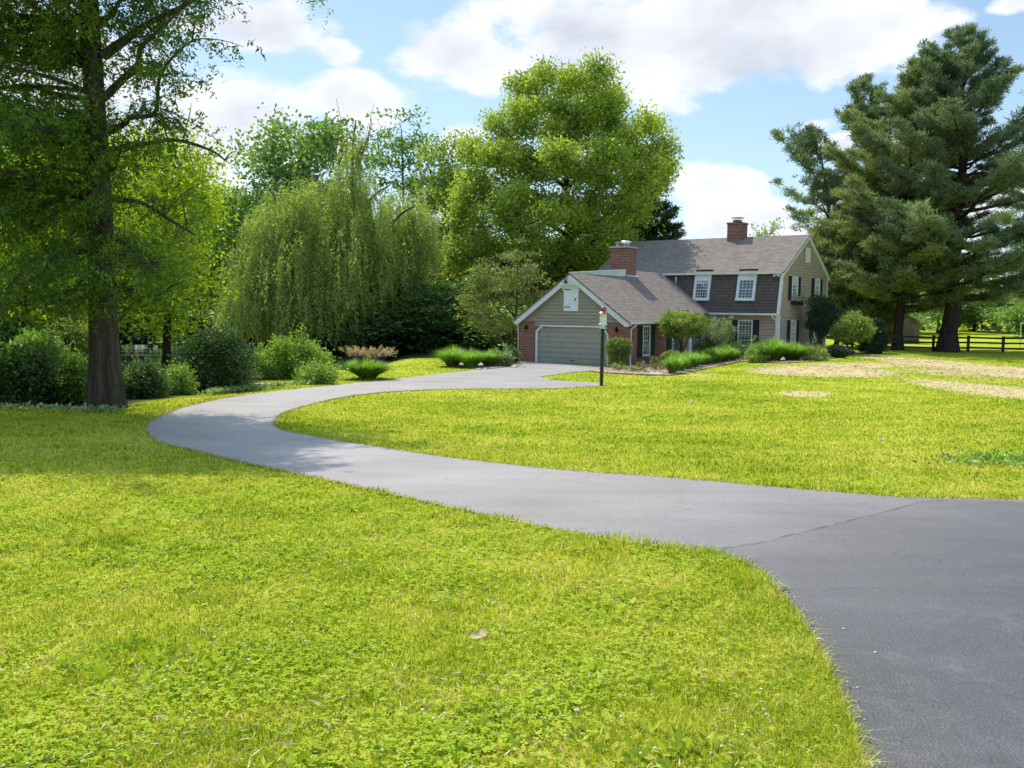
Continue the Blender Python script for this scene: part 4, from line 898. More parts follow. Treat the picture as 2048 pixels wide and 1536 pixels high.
conifer(52, 'olive green pine just left of the tallest pine', bs(1797, 68), 68, (1838, 138), [(0,3),(.12,5.5),(.3,6.5),(.55,6.3),(.75,4.2),(.92,2),(1,.5)], 'pine_y', 112, 26, .27, .045, group=PG, tr=.36, up=(-.03, .85), sub=9, start=.13)
conifer(53, 'narrow dark pine top showing left of the two big pines', bs(1745, 76), 76, (1730, 158), [(0,3),(.3,4.4),(.6,3.6),(.8,2.6),(.93,1.6),(1,.5)], 'pine', 80, 24, .3, .05, group=PG, tr=.33, up=(0, .85), sub=6, start=.2)
lb = lambda az, h: 1.25 if math.cos(az) < -.2 else .5
conifer(54, 'sparse leaning pine with long bare left boughs behind the house gable', bs(1700, 80), 80, (1640, 285), [(0,2),(.4,3),(.55,7.2),(.8,5.0),(1,1)], 'pine', 40, 24, .32, .05, group=PG, tr=.36, up=(.15, .5), sub=5, start=.45, sidebias=lb)
conifer(55, 'young yellowish pine behind the house gable end', bs(1672, 74), 74, (1668, 450), [(0,4.5),(.3,4.6),(.6,3.4),(.85,1.8),(1,.4)], 'pine_y', 110, 16, .38, .06, group=PG, tr=.2, up=(0, .5), sub=7, start=.05)
conifer(56, 'low yellowish pine between the gable end and the pines', bs(1735, 72), 72, (1728, 430), [(0,3.5),(.3,4.2),(.6,3.4),(.85,2),(1,.4)], 'pine_y', 100, 16, .38, .06, group=PG, tr=.2, up=(0, .5), sub=7, start=.18)
conifer(57, 'dark pine at the right edge behind the rail fence', bs(2130, 72), 72, (2120, 150), [(0,5),(.2,7),(.5,6.5),(.8,3.5),(1,.5)], 'pine', 120, 18, .32, .05, group=PG, tr=.4, up=(-.1, .6), sub=6, start=.12)
conifer(58, 'dark cedar left behind the main roof', bs(1262, 92), 92, (1268, 330), [(0,3),(.4,3.2),(.8,2.2),(1,.5)], 'cedar', 110, 14, .36, .08, name='cedar_tree', group='dark cedars behind the roof', tr=.25, up=(0, .3), sub=6)
conifer(59, 'dark cedar showing right of the maple above the roof', bs(1312, 90), 90, (1312, 322), [(0,3),(.4,3.2),(.8,2.),(1,.5)], 'cedar', 110, 14, .36, .08, name='cedar_tree', group='dark cedars behind the roof', tr=.25, up=(0, .3), sub=6)
# woodland: four kinds, copied
WG = 'woodland trees behind the pond and lawn'
def wood(seed, leaf, label, zb=3.0, R=5.2, Hh=19, n=330):
    lob = []; rng = np.random.default_rng(seed)
    for k in range(9):
        a = k*2.4; r = rng.uniform(.25, .62)*R; z = zb+(Hh-zb)*(.25+.65*k/9); f = 1-.45*max(0, (z/Hh-.55))
        lob.append((np.array([math.cos(a)*r*f, 200+math.sin(a)*r*f, z]), np.array([R*.52*f, R*.52*f, 2.6])))
    o = broad(seed, label, (0, 200, 0), 200, None, leaf, 'bark_dark', .3, n, 60, .38, .8, 9, 60, name='woodland_tree', group=WG, lobes=lob, gaps=.2, top=np.array([0, 200, Hh*.85]), hang=.2)
    return o
kinds = [(wood(61, 'forest', 'w'), 'dark green woodland tree'), (wood(62, 'mid', 'w', 2.0, 5.6, 18), 'mid green woodland tree'), (wood(63, 'forest', 'w', .8, 5., 12, 360), 'low dark woodland tree'), (wood(64, 'mid', 'w', .6, 4.4, 9, 330), 'low bushy green woodland tree')]
spots = [ # px, D, top py, kind, where
 (-330,92,60,0,'outermost on the left edge'),(-180,88,190,1,'far left, beyond the pond'),(-60,95,200,0,'left of the cypress, beyond the pond'),(40,90,250,1,'beyond the pond at the far left'),(120,98,240,0,'just left of the cypress trunk'),(235,92,300,1,'just right of the cypress trunk'),(320,100,290,0,'behind the bright drooping tree'),(395,93,360,1,'right of the bright drooping tree'),(455,99,380,0,'left of the willow'),(520,104,400,1,'behind the left half of the willow'),(640,104,380,0,'behind the middle of the willow'),(720,98,420,1,'behind the willow trunk'),(770,108,430,0,'behind the right half of the willow'),
 (880,97,440,0,'between willow and big maple'),(960,104,430,1,'left behind the big maple'),(1060,108,420,0,'behind the big maple crown'),(1180,108,430,1,'right behind the big maple'),
 (0,84,520,3,'low at the far bank, leftmost'),(140,86,545,3,'low on the far bank left of the trunk'),(300,87,560,2,'low on the far bank right of the trunk'),(440,80,590,3,'low at the willow left edge'),
 (545,76,560,2,'low behind the left curtain of the willow'),(640,74,580,2,'low behind the middle curtain of the willow'),(730,73,570,2,'low behind the willow trunk'),(805,70,560,2,'low at the right edge of the willow'),(865,69,575,2,'low beside the olive garage tree'),(925,71,560,3,'low behind the grass clumps'),(985,74,560,2,'low behind the olive garage tree'),(1055,76,540,3,'low behind the garage peak'),(1000,68,610,3,'lowest beside the garage wall'),(1110,80,480,2,'dark, behind the garage peak'),(1180,84,470,2,'dark, behind the first chimney'),
 (1560,130,452,1,'small above the right roof ridge'),(1640,105,530,0,'right of the gable end'),(1740,112,560,1,'between the gable end and pines'),(1815,120,570,1,'behind the olive pine trunk'),(1880,125,560,0,'behind the tallest pine trunk'),(1950,135,570,1,'behind the rail fence right of the big trunk'),(2020,128,560,0,'behind the rail fence near the right edge'),(2110,130,540,1,'outside right behind the fence'),(2230,125,480,0,'far right beyond the fence'),(1700,98,600,3,'low behind the small round tree'),(1770,104,610,3,'low behind the shed'),(2080,110,600,3,'low at the right edge'),(-420,70,300,2,'low at the outer left'),(2380,120,430,1,'rightmost beyond the fence')]
Hk = [19.6, 18.6, 12.6, 9.6]
used = set()
for px, D, ty, k, wh in spots:
    src, lab = kinds[k]; x = at(px, 600, D)[0]; z = gz(x, D); hh = at(px, ty, D)[2]-z; s = hh/Hk[k]; sx_ = s*random.uniform(.85, 1.1) if hh > 12 else max(s, .8)*random.uniform(1., 1.2)
    lbl = lab+' '+wh
    if k not in used: o = src; used.add(k); o.location = (x, D, z-.1); o.scale = (sx_, sx_, s); o.rotation_euler = (0, 0, random.uniform(0, 6)); o['label'] = lbl
    else: copy_tree(src, (x, D, z-.1), (sx_, sx_, s), random.uniform(0, 6), lbl, WG)
# far tree mass to the horizon
lob = []; rng = np.random.default_rng(70); V = []
for k in range(260):
    a = rng.uniform(-1.1, 1.1); D = rng.uniform(150, 210); V.append((math.sin(a)*D, math.cos(a)*D, gz(0, D)+rng.uniform(1.5, 8)))
V = np.array(V); P = np.repeat(V, 110, 0)+rng.normal(size=(len(V)*110, 3))*[3., 3., 2.2]; P[:, 2] = np.maximum(P[:, 2], gz(0, 150)-.5)
me = leaves(rng, P, 1.1, .8, 0, mat=L['forest'], name='distant_woods'); tag(link(bpy.data.objects.new('distant_woods', me)), 'soft green mass of distant woods along the horizon', 'woods', kind='stuff')
# ------------------------------------------------------------------ shrubs
def shrub(seed, label, base, lobes, leaf, n, per, size, sig=.12, stems=9, name='shrub', cat='shrub', group=None, droop=0., aspect=.55, lo=.55, flat=.9, sr=.02, bark='bark_grey', skirt=True):
    """lobes: (dx,dy,z,rx,ry,rz) in metres from the base"""
    rng = np.random.default_rng(seed); base = np.array(base, float); root = empty(name, base, label, cat, group)
    lb_ = [(np.array(l[:3]), np.array(l[3:6])) for l in lobes]; cent, dr = sample(rng, lb_, n, lo, 1.)
    if lo < .7:
        sz_ = np.mean([l[3] for l in lobes]); cent = cent+dr*(rng.exponential(1, (n, 1))*.13*sz_)+np.array([0, 0, 1.])*(rng.exponential(1, (n, 1))**1.5*.06*sz_); ph_ = rng.uniform(0, 6, 4)
        cut = np.sin(cent[:, 0]/sz_*5+ph_[0])+np.sin(cent[:, 1]/sz_*5+ph_[1])+np.sin(cent[:, 2]/sz_*6+ph_[2]) > -1.15; cent, dr = cent[cut], dr[cut]; n = len(cent)
    cent[:, 2] = np.maximum(cent[:, 2], .06)
    segs = []
    for k in range(stems):
        q = cent[rng.integers(0, n)]; a = np.array([rng.normal()*.07, rng.normal()*.07, -.05]); a[:2] += q[:2]*.1
        segs.append((bez(a, np.array([q[0]*.5, q[1]*.5, q[2]*.35]), q, 6), np.linspace(sr, sr*.3, 6)))
    tubes('stems', segs, M[bark], 5, root)
    cat_leaves(rng, cent, per, sig, size, L[leaf], dr, droop, aspect, flat, 'foliage', root)
    return root
def pxs(px, y0, y1, x0, x1):
    g = B(px, y1); k = g[1]/F; return g, (x1-x0)*k/2, (y1-y0)*k
SG = 'shrubs on the pond bank'
def bankshrub(seed, label, x0, x1, y0, y1, leaf, n, per, size, D=None, sig=.16, extra=(), name='bank_shrub', **k):
    g = B((x0+x1)/2, y1) if D is None else None
    if g is None: x = at((x0+x1)/2, y1, D)[0]; g = np.array([x, D, gz(x, D)])
    kk = g[1]/F; w = (x1-x0)*kk/2; h = (at(0, y0, g[1])[2]-g[2])
    lobes = [(0, .2, h*.45, w*.85, w*.8, h*.5), (-w*.4, 0, h*.4, w*.58, w*.6, h*.42), (w*.4, .1, h*.38, w*.58, w*.6, h*.4), (w*.1, 0, h*.72, w*.45, w*.45, h*.27)]+[tuple(v*(w if i in (0, 1, 3, 4) else h) for i, v in enumerate(e)) for e in extra]
    return shrub(seed, label, g, lobes, leaf, n, per, size, sig, name=name, group=k.pop('group', SG), **k)
bankshrub(101, 'dark glossy rounded shrub with a leafy shoot beside the drive bend', 368, 502, 662, 780, 'glossy', 420, 70, .085, extra=[(-.35,0,.98,.16,.16,.16),(.1,0,.93,.2,.2,.1)], sig=.17)
bankshrub(102, 'bright yellow green bushy shrub left of the willow trunk', 512, 662, 688, 757, 'lime', 380, 60, .10, extra=[(-.1,0,.95,.3,.3,.12)])
bankshrub(103, 'small lime tuft in front of the yellow green shrub', 600, 665, 733, 768, 'lime', 140, 40, .09)
bankshrub(104, 'black green bush filling the far left edge', -30, 112, 712, 806, 'forest', 380, 60, .10, extra=[(-.8,0,.6,.5,.5,.4)])
bankshrub(105, 'sunlit lime bush just left of the cypress trunk', 100, 182, 722, 804, 'lime', 240, 52, .09)
bankshrub(106, 'dark bush just right of the cypress trunk', 240, 330, 738, 794, 'glossy', 220, 56, .08)
bankshrub(107, 'little lime plant between the dark bush and glossy shrub', 335, 378, 738, 788, 'lime', 110, 40, .08)
bankshrub(108, 'tall leafy dark bush behind the far left shrubs', 10, 130, 670, 790, 'mid', 230, 55, .12, D=29)
bankshrub(109, 'pale leafy bush at the water behind the cypress', 95, 180, 640, 770, 'shrub', 240, 50, .11, D=33)
bankshrub(110, 'thin bush at the water beside the glossy shrub', 352, 400, 690, 775, 'mid', 120, 40, .1, D=33)
bankshrub(111, 'dark bush outside the frame at the left', -200, -20, 640, 800, 'forest', 300, 55, .12, D=25)
def tuft(seed, label, base, h, w, n, leaf, wl=.012, name='ornamental_grass', cat='grass clump', group=None, plumes=0, arch=.9, mat=None):
    rng = np.random.default_rng(seed); root = empty(name, base, label, cat, group)
    az = rng.uniform(0, 2*PI, n); sp = np.sqrt(rng.random(n)); ln = h*rng.uniform(.6, 1.1, n); m = 6; t = np.linspace(0, 1, m)[None, :]
    hor = (sp*w*.9)[:, None]*t**1.5; up = ln[:, None]*(t-.45*arch*t**2.6*sp[:, None]); rb = sp*w*.25
    cx = np.cos(az)[:, None]; cy = np.sin(az)[:, None]; X = cx*(rb[:, None]+hor); Y = cy*(rb[:, None]+hor); wd = wl*(1-t**2)+.001
    Lf = np.stack([X-cy*wd, Y+cx*wd, up+.0*t], -1); Rt = np.stack([X+cy*wd, Y-cx*wd, up], -1)
    V = np.stack([Lf, Rt], 2).reshape(-1, 3); b = (np.arange(n)[:, None]*m+np.arange(m-1)[None])*2; b = b.ravel()
    me = npmesh('blades', V, np.stack([b, b+1, b+3, b+2], -1), 4, mat or L[leaf], np.repeat(rng.random(n), m-1)); link(bpy.data.objects.new('blades', me), root)
    if plumes:
        segs = []; pc = []
        for k in range(plumes):
            a = rng.uniform(0, 2*PI); r = w*rng.uniform(.3, 1.); e = np.array([math.cos(a)*r, math.sin(a)*r, h*rng.uniform(1.1, 1.35)]); b_ = bez(np.array([0, 0, h*.3]), e*[.4, .4, .7], e, 6); segs.append((b_, [.005]*6)); pc += [b_[-1]+(b_[-2]-b_[-1])*q for q in np.linspace(-.2, .5, 5)]
        tubes('stalks', segs, M['straw'] if False else M['bark_grey'], 4, root); cat_leaves(rng, np.array(pc), 9, .035, .07, L['plume'], None, 0, .3, 1.2, 'plumes', root)
    return root
g = B(735, 758); tuft(120, 'bright green reed clump with dry plumes beneath the willow', g, .95, 1.25, 2600, 'strap', .016, plumes=60, group='grass clumps in the garden')
g = B(712, 742); tuft(121, 'short reed clump at the foot of the willow trunk', g, .7, .6, 700, 'strap', .014, group='grass clumps in the garden')
for s_, px, py, w_, h_, lab in ((122, 905, 733, 1.2, 1.25, 'rounded fountain grass leftmost in the bed by the garage'), (123, 942, 735, 1.15, 1.1, 'middle fountain grass in the bed left of the garage'), (124, 978, 733, 1.0, 1.0, 'fountain grass nearest the garage in the side bed')):
    g = B(px, py); tuft(s_, lab, g, h_, w_, 1800, 'strap', .013, group='grass clumps in the garden')
for s_, px, py, w_, h_, lab in ((125, 1546, 723, 1.35, 1.5, 'largest fountain grass at the front corner of the house'), (126, 1584, 722, 1.25, 1.2, 'smaller fountain grass below the gable end window')):
    g = B(px, py); tuft(s_, lab, g, h_, w_, 2000, 'strap', .02, group='grass clumps in the garden')
def hp_(u, v): x, y = H2W(u, v); return np.array([x, y, gz(x, y)])
def hshrub(seed, label, px, x0, x1, y0, y1, leaf, n, per, size, lobes=None, **k):
    g = B(px, y1); kk = g[1]/F; w = (x1-x0)*kk/2; h = (y1-y0)*kk
    lobes = lobes or [(0, 0, .5, .95, .95, .5)]
    return shrub(seed, label, g, [(a*w, b*w, c*h, d*w, e*w, f*h) for a, b, c, d, e, f in lobes], leaf, n, per, size, **k)
hshrub(130, 'clipped flat topped yew beside the garage door', 1237, 1212, 1262, 679, 737, 'box', 520, 40, .06, lobes=[(0,0,.72,.98,.9,.3),(0,0,.5,.85,.8,.42),(0,0,.3,.6,.6,.3),(-.55,0,.8,.4,.5,.18),(.55,0,.8,.4,.5,.18)], sig=.05, name='clipped_shrub', lo=.8)
hshrub(131, 'low round clipped box bush at the brick wall', 1341, 1321, 1362, 702, 733, 'box', 320, 36, .05, sig=.04, name='clipped_shrub', lo=.85)
hshrub(132, 'bronze tinted rounded azalea in front of the entry', 1412, 1387, 1438, 679, 716, 'box', 340, 36, .055, lobes=[(-.15,0,.55,.8,.8,.45),(.35,0,.42,.62,.6,.4)], sig=.05, name='azalea', lo=.8)
hshrub(133, 'pale flowering shrub left of the facade window', 1440, 1411, 1467, 637, 716, 'varieg', 360, 34, .07, lobes=[(0,0,.62,.9,.9,.36),(.1,0,.35,.8,.7,.35)], sig=.1, name='flowering_shrub')
hshrub(134, 'dark low shrub under the facade window', 1478, 1440, 1512, 694, 719, 'glossy', 240, 36, .06, sig=.07, name='low_shrub')
hshrub(135, 'lime green perennial left of the big fountain grass', 1514, 1494, 1538, 697, 725, 'lime', 240, 34, .06, sig=.07, name='perennial_plant')
hshrub(136, 'dark round shrub at the rear corner of the gable end', 1673, 1652, 1695, 692, 716, 'cedar', 300, 40, .07, sig=.06, name='clipped_shrub', lo=.75)
hshrub(137, 'dark broad conical evergreen behind the small round tree', 1745, 1718, 1770, 640, 707, 'cedar', 420, 50, .10, lobes=[(0,0,.3,.95,.9,.3),(0,0,.6,.7,.7,.3),(0,0,.8,.4,.4,.2)], sig=.14, name='evergreen_shrub')
hshrub(138, 'green ground shrub between fountain grass and gable corner', 1625, 1600, 1655, 698, 722, 'shrub', 240, 34, .06, sig=.08, name='low_shrub')
def small_tree(seed, label, px, ybase, D, spec, leaf, n, per, size, nst, tr, sig=.14, **k):
    """several stems from one base"""
    rng = np.random.default_rng(seed); x = at(px, ybase, D)[0]; base = np.array([x, D, gz(x, D)]); root = empty(k.get('name', 'small_tree'), base, label, 'small tree')
    lob = lobes_at(spec, D); cent, dr = sample(rng, lob, n, .5, 1.); segs = []; ends = []
    for s_ in range(nst):
        q = cent[rng.integers(0, n)]; a = base+[rng.normal()*.12, rng.normal()*.12, -.1]; b = bez(a, np.array([a[0]*.6+q[0]*.4, a[1]*.6+q[1]*.4, a[2]+(q[2]-a[2])*.6])+rng.normal(size=3)*.15, q, 9); b[1:-1] += rng.normal(size=(7, 3))*.03
        segs.append((b-base, np.linspace(tr, tr*.3, 9))); ends.append(b[4:])
    N = np.concatenate(ends)
    for q in cent[rng.choice(n, min(n, 90), replace=False)]:
        i = int(np.argmin(((N-q)**2).sum(1))); segs.append((np.array([N[i], (N[i]+q)/2+[0, 0, .03], q])-base, [.02, .014, .007]))
    tubes('trunk', segs, M[k.get('bark', 'bark_grey')], 6, root); cat_leaves(rng, cent, per, sig, size, L[leaf], dr, .1, .55, .8, 'crown', root, base)
small_tree(140, 'umbrella shaped multi stem small tree before the brick wall', 1357, 712, 52.5, [(1364,642,44,19),(1345,650,26,22),(1388,650,26,22),(1365,660,38,15)], 'shrub', 420, 46, .085, 6, .06, .12)
small_tree(141, 'dark twisted small tree against the gable end wall', 1640, 706, 60.5, [(1640,612,22,20),(1655,632,25,18),(1628,640,14,20),(1640,655,18,14)], 'cedar', 300, 44, .1, 8, .05, .16, bark='bark_grey')
small_tree(142, 'small round light green tree standing alone right of house', 1709, 712, 58.5, [(1706,655,36,22),(1695,668,28,16),(1722,660,24,22),(1708,640,18,14)], 'shrub', 300, 40, .1, 4, .06, .15)
# strappy border along the bed
DG = 'daylily clumps along the bed edge'
src = None
for i in range(18):
    f = i/17; px = 1345+f*128; py = 748-f*27-3*math.sin(f*3); row = i % 2
    g = B(px, py-3*row); lbl = 'strappy green daylily clump, %s along the border' % ['first', 'second', 'third', 'fourth', 'fifth', 'sixth', 'seventh', 'eighth', 'ninth', 'tenth', 'eleventh', 'twelfth', 'thirteenth', 'fourteenth', 'fifteenth', 'sixteenth', 'seventeenth', 'last'][i]+' from the left'
    if src is None: src = tuft(150, lbl, g, .98, .62, 560, 'strap', .024, name='daylily_clump', cat='daylily', group=DG, arch=.8)
    else: o = copy_tree(src, g, (random.uniform(.85, 1.15),)*3, random.uniform(0, 6), lbl, DG); o['category'] = 'daylily'
# hosta and pale plants by the garage's left corner
for s_, px, py, r_, h_, lf, lab in ((160, 1004, 733, .42, .6, 'varieg', 'pale edged leafy plant at the foot of the olive tree'), (161, 1022, 728, .35, .9, 'glossy', 'taller leafy plant against the garage left corner'), (162, 990, 727, .3, .6, 'mid', 'small green plant in the side bed')):
    g = B(px, py); shrub(s_, lab, g, [(0, 0, h_*.5, r_, r_, h_*.5)], lf, 90, 24, .12, .09, name='garden_plant', cat='plant', group='small plants by the garage')
for s_, px, py, r_, h_, lf, lab in ((163, 1236, 741, .32, .35, 'varieg', 'silvery strappy plant below the clipped yew'), (164, 1281, 742, .2, .45, 'hornbeam', 'twiggy bronze plant left of the brick wall window'), (165, 1308, 741, .17, .75, 'hornbeam', 'tall spiky bronze plant below the brick wall window'), (166, 1326, 740, .22, .4, 'hornbeam', 'small bronze leafy plant beside the round box bush'), (167, 1268, 744, .15, .2, 'lime', 'tiny lime plant in the wood chips')):
    g = B(px, py); shrub(s_, lab, g, [(0, 0, h_*.5, r_, r_, h_*.5)], lf, 40, 9, .08, .045, name='garden_plant', cat='plant', group='small plants in the wood chip bed')
def flower(px, py, mat, lab, n=9, r_=.16):
    g = B(px, py); rng = np.random.default_rng(int(px)); root = empty('flower_clump', g, lab, 'flowers', 'bedding flowers'); c = np.array([[rng.normal()*r_*.5, rng.normal()*r_*.5, rng.uniform(.02, .16)] for _ in range(16)]); cat_leaves(rng, c, 8, .04, .05, L['mid'], None, 0, .6, .7, 'leaves', root)
    mb = MB()
    for k in range(n):
        x, y = rng.normal(size=2)*r_*.6; mb.lathe([(0, .0), (.03, .012), (.036, .026), (.0, .034)], (x, y, .17+rng.random()*.06), 6)
    mb.build('blossoms', M[mat], root, True)
for a in ((1252,743,'yellow_petal','yellow blossoms right of the clipped yew'),(1291,746,'yellow_petal','yellow blossoms at the front edge of the wood chips'),(1276,745,'violet_petal','violet blossoms in the wood chip bed'),(1487,722,'yellow_petal','yellow blossoms at the right end of the daylily border'),(1501,708,'white_petal','pale blossoms beneath the facade window'),(1240,742,'yellow_petal','small yellow blossoms below the clipped yew')): flower(*a, n=9)
# geraniums in the window box
wx = [o for o in bpy.data.objects if o.name.startswith('window_box')][0]
rng = np.random.default_rng(9); c = np.stack([rng.uniform(4.15, 4.45, 60), rng.uniform(14.1, 15.6, 60), rng.uniform(3.82, 4.15, 60)], -1)
cat_leaves(rng, c, 12, .06, .08, L['plume'], None, 0, .6, .8, 'plants', wx)
# stones
def rock(seed, name, g, s, label, mat='stone', group=None):
    rng = np.random.default_rng(seed); me = bpy.data.meshes.new(name); import bmesh
    bm = bmesh.new(); bmesh.ops.create_icosphere(bm, subdivisions=2, radius=1)
    for v in bm.verts: v.co *= 1+rng.normal()*.09; v.co.x *= s[0]; v.co.y *= s[1]; v.co.z *= s[2]
    bm.to_mesh(me); bm.free(); me.materials.append(M[mat]); o = link(bpy.data.objects.new(name, me)); o.location = (g[0], g[1], g[2]+s[2]*.4); tag(o, label, 'stone', group)
for i, (px, py, sx_, lab) in enumerate([(1035,733,.22,'largest sandy stone at the garage left corner'),(1046,735,.16,'small sandy stone at the driveway corner'),(1027,736,.2,'sandy stone left of the corner stones'),(958,740,.16,'flat stone at the side bed edge'),(970,739,.14,'second flat stone at the side bed edge')]): rock(200+i, 'garden_stone', B(px, py), (sx_, sx_*.8, sx_*.4), lab, group='edging stones')
g = B(1318, 750); mb = MB(); mb.box(-.5, .5, -.45, .45, 0, .05); o = mb.build('stepping_slab', M['concrete']); o.location = (g[0], g[1], g[2]+.02); o.rotation_euler = (0, 0, -.5); tag(o, 'pale concrete slab at the left end of the daylily border', 'paving slab')
g = B(540, 771); mb = MB(); mb.box(-.5, .5, -.25, .25, 0, .06); o = mb.build('stone_slab', M['concrete']); o.location = (g[0], g[1], g[2]+.02); tag(o, 'flat grey slab beside the glossy shrub at the drive edge', 'stone')
# ------------------------------------------------------------------ rail fence, shed, goal
fx0 = at(1733, 700, 66)[0]; fence = empty('rail_fence', (fx0, 66.6, gz(fx0, 66.6)), 'dark weathered three rail wooden fence beyond the pines', 'fence')
for k in range(13):
    x = k*2.52; z = gz(fx0+x, 66.6)-gz(fx0, 66.6); mb = MB(); mb.box(x-.08, x+.08, -.07, .07, z-.1, z+1.16); mb.build('post', M['fence'], fence)
    if k < 12:
        z2 = gz(fx0+x+2.52, 66.6)-gz(fx0, 66.6)
        for q in (.28, .66, 1.02): mb = MB(); mb.bar((x, .0, z+q), (x+2.5, .0, z2+q+random.uniform(-.03, .03)), .05, .13); mb.build('rail', M['fence'], fence)
sx0 = at(1790, 680, 84)[0]; sh = empty('shed', (sx0, 84, gz(sx0, 84)), 'grey weathered shed seen in the shade behind the pines', 'shed')
mb = MB(); mb.box(-2.6, 2.2, 0, 3.5, -.2, 2.0); mb.prism([(-2.6, 0, 2.0), (2.2, 0, 2.0), (-.2, 0, 2.9)], (0, 3.5, 0)); mb.build('wall', M['barn'], sh)
mb = MB(); mb.prism([(-2.9, -.25, 1.95), (-.2, -.25, 3.05), (-.2, 3.75, 3.05), (-2.9, 3.75, 1.95)], (0, 0, .08)); mb.prism([(2.5, -.25, 1.95), (-.2, -.25, 3.05), (-.2, 3.75, 3.05), (2.5, 3.75, 1.95)], (0, 0, .081)); mb.build('roof', M['galv'], sh)
mb = MB(); mb.box(-.8, .6, -.06, 0, 0, 1.8); mb.build('door', M['fence'], sh)
gx0 = at(2040, 690, 78)[0]; go = empty('white_goal_frame', (gx0, 78, gz(gx0, 78)), 'white frame standing on the grass beyond the fence at the right', 'goal frame')
for x in (0, 3.0): mb = MB(); mb.tube([(x, 0, -.1), (x, 0, 2.0)], .05, 8); mb.build('post', M['trim'], go)
mb = MB(); mb.tube([(-.05, 0, 2.0), (3.05, 0, 2.0)], .05, 8); mb.build('crossbar', M['trim'], go)
# ------------------------------------------------------------------ grass
def scatter(rng, n, y0, y1, power, lim=.72):
    """positions with density falling as (1/y)^power; returns x,y on the lawn"""
    u = rng.random(n); e = 2-power
    y = (y0**e+u*(y1**e-y0**e))**(1/e) if abs(e) > 1e-6 else y0*(y1/y0)**u
    x = rng.uniform(-lim, lim, n)*y; return x, y
def onlawn(x, y, m=0.):
    k = sdf(DRIVE, x, y) > m
    for P_ in (MULCH, BED2): k &= ~inside(P_, x, y)
    k &= ~((y > 22.6) & (inside(WOOD, x, y)))
    u = (x-HO[0])*CU[0]+(y-HO[1])*CU[1]; v = (x-HO[0])*CV[0]+(y-HO[1])*CV[1]
    k &= ~((u > -10) & (u < 4.3) & (v > 0) & (v < 22))
    return k
def blades(name, rng, x, y, hgt, wid, mat, lean=.35, label='', tint=None, cat='grass'):
    n = len(x); z = height(x, y); az = rng.uniform(0, 2*PI, n); la = rng.uniform(0, 2*PI, n); l = np.abs(rng.normal(size=n))*lean*hgt
    cx, cy = np.cos(az)*wid/2, np.sin(az)*wid/2; lx, ly = np.cos(la)*l, np.sin(la)*l
    V = np.empty((n, 5, 3)); V[:, 0] = np.stack([x-cx, y-cy, z-.01], -1); V[:, 1] = np.stack([x+cx, y+cy, z-.01], -1)
    V[:, 2] = np.stack([x+cx*.8+lx*.35, y+cy*.8+ly*.35, z+hgt*.6], -1); V[:, 3] = np.stack([x-cx*.8+lx*.35, y-cy*.8+ly*.35, z+hgt*.6], -1)
    V[:, 4] = np.stack([x+lx, y+ly, z+hgt*np.clip(1-.25*l/hgt, .5, 1)], -1)
    b = np.arange(n)[:, None]*5; q = np.concatenate([b+np.array([[0, 1, 2]]), b+np.array([[0, 2, 3]]), b+np.array([[3, 2, 4]])], 1).reshape(-1, 3)
    if tint is None: tint = rng.random(n)
    me = npmesh(name, V.reshape(-1, 3), q, 3, mat, np.repeat(tint, 3)); o = link(bpy.data.objects.new(name, me)); return tag(o, label, cat, kind='stuff')
def patchnoise(x, y, s=1., seed=0):
    r = np.random.default_rng(seed); v = 0
    for q in range(6):
        a = r.uniform(0, 6.28); fq = s*r.uniform(.5, 1.8); v = v+np.sin((x*math.cos(a)+y*math.sin(a))*fq*3+r.uniform(0, 6))
    return v/2.4
rng = np.random.default_rng(3)
x, y = scatter(rng, 700000, 2.1, 60, 2.05); st_ = straw(x, y)
k = onlawn(x, y, .0) & (rng.random(len(x)) > st_*.95); x, y = x[k], y[k]
n_ = len(x); edge = sdf(DRIVE, x, y); f = np.maximum(1, y/4.2)
hg = (.026+.022*rng.random(n_))*np.minimum(f**.15, 1.25)*(1+.5*np.exp(-edge/.18))
# longer uncut fringe on the inside of the near bend
lush = np.exp(-((x-(.95+.0*y))/.9)**2)*np.exp(-edge/.35)*(y < 8)*(y > 2)
hg = hg*(1+1.0*lush)*(1+.75*np.clip(patchnoise(x, y, 2.2, 31)-.55, 0, 1)*(y < 14))
blades('grass', rng, x, y, hg, (.0042*f**.85)*(1+.3*rng.random(n_)), M['grass'], .95, 'mown yellow green lawn grass')
x, y = scatter(rng, 60000, 3.2, 7.5, 1.0, .7); e_ = sdf(DRIVE, x, y); k = (e_ > .02) & (rng.random(len(x)) < np.exp(-(e_/.3)**2)) & (x > -.3) & (x < 2.4); x, y = x[k], y[k]
blades('lush_grass', rng, x, y, .055+.045*rng.random(len(x)), .0055+0*x, M['lush'], .5, 'taller bright green grass fringe at the inner bend of the drive')
# clover and broad leaved weeds near the camera
x, y = scatter(rng, 80000, 2.1, 12, 1.6, .7); k = onlawn(x, y, .03) & (patchnoise(x, y, 1., 4)+.25*patchnoise(x, y, 4, 8) > rng.normal(size=len(x))*.75+.25); x, y = x[k], y[k]; n_ = len(x)
V = []; hz_ = .03+.03*rng.random(n_); sz = (.006+.0045*rng.random(n_))*np.maximum(1, (y/5)**.7); a0 = rng.uniform(0, 6.28, n_); z = height(x, y)
Vs = []
for q in range(3):
    a = a0+q*2.094; cx, cy = np.cos(a), np.sin(a); tl = rng.normal(size=n_)*.25
    for (fr, sd_) in ((0, 0), (.9, -.75), (1.75, -.45), (1.75, .45), (.9, .75)):
        Vs.append(np.stack([x+cx*sz*fr-cy*sz*sd_, y+cy*sz*fr+cx*sz*sd_, z+hz_+sz*fr*tl], -1))
V = np.stack(Vs, 1).reshape(-1, 3); b = np.arange(n_*3)*5
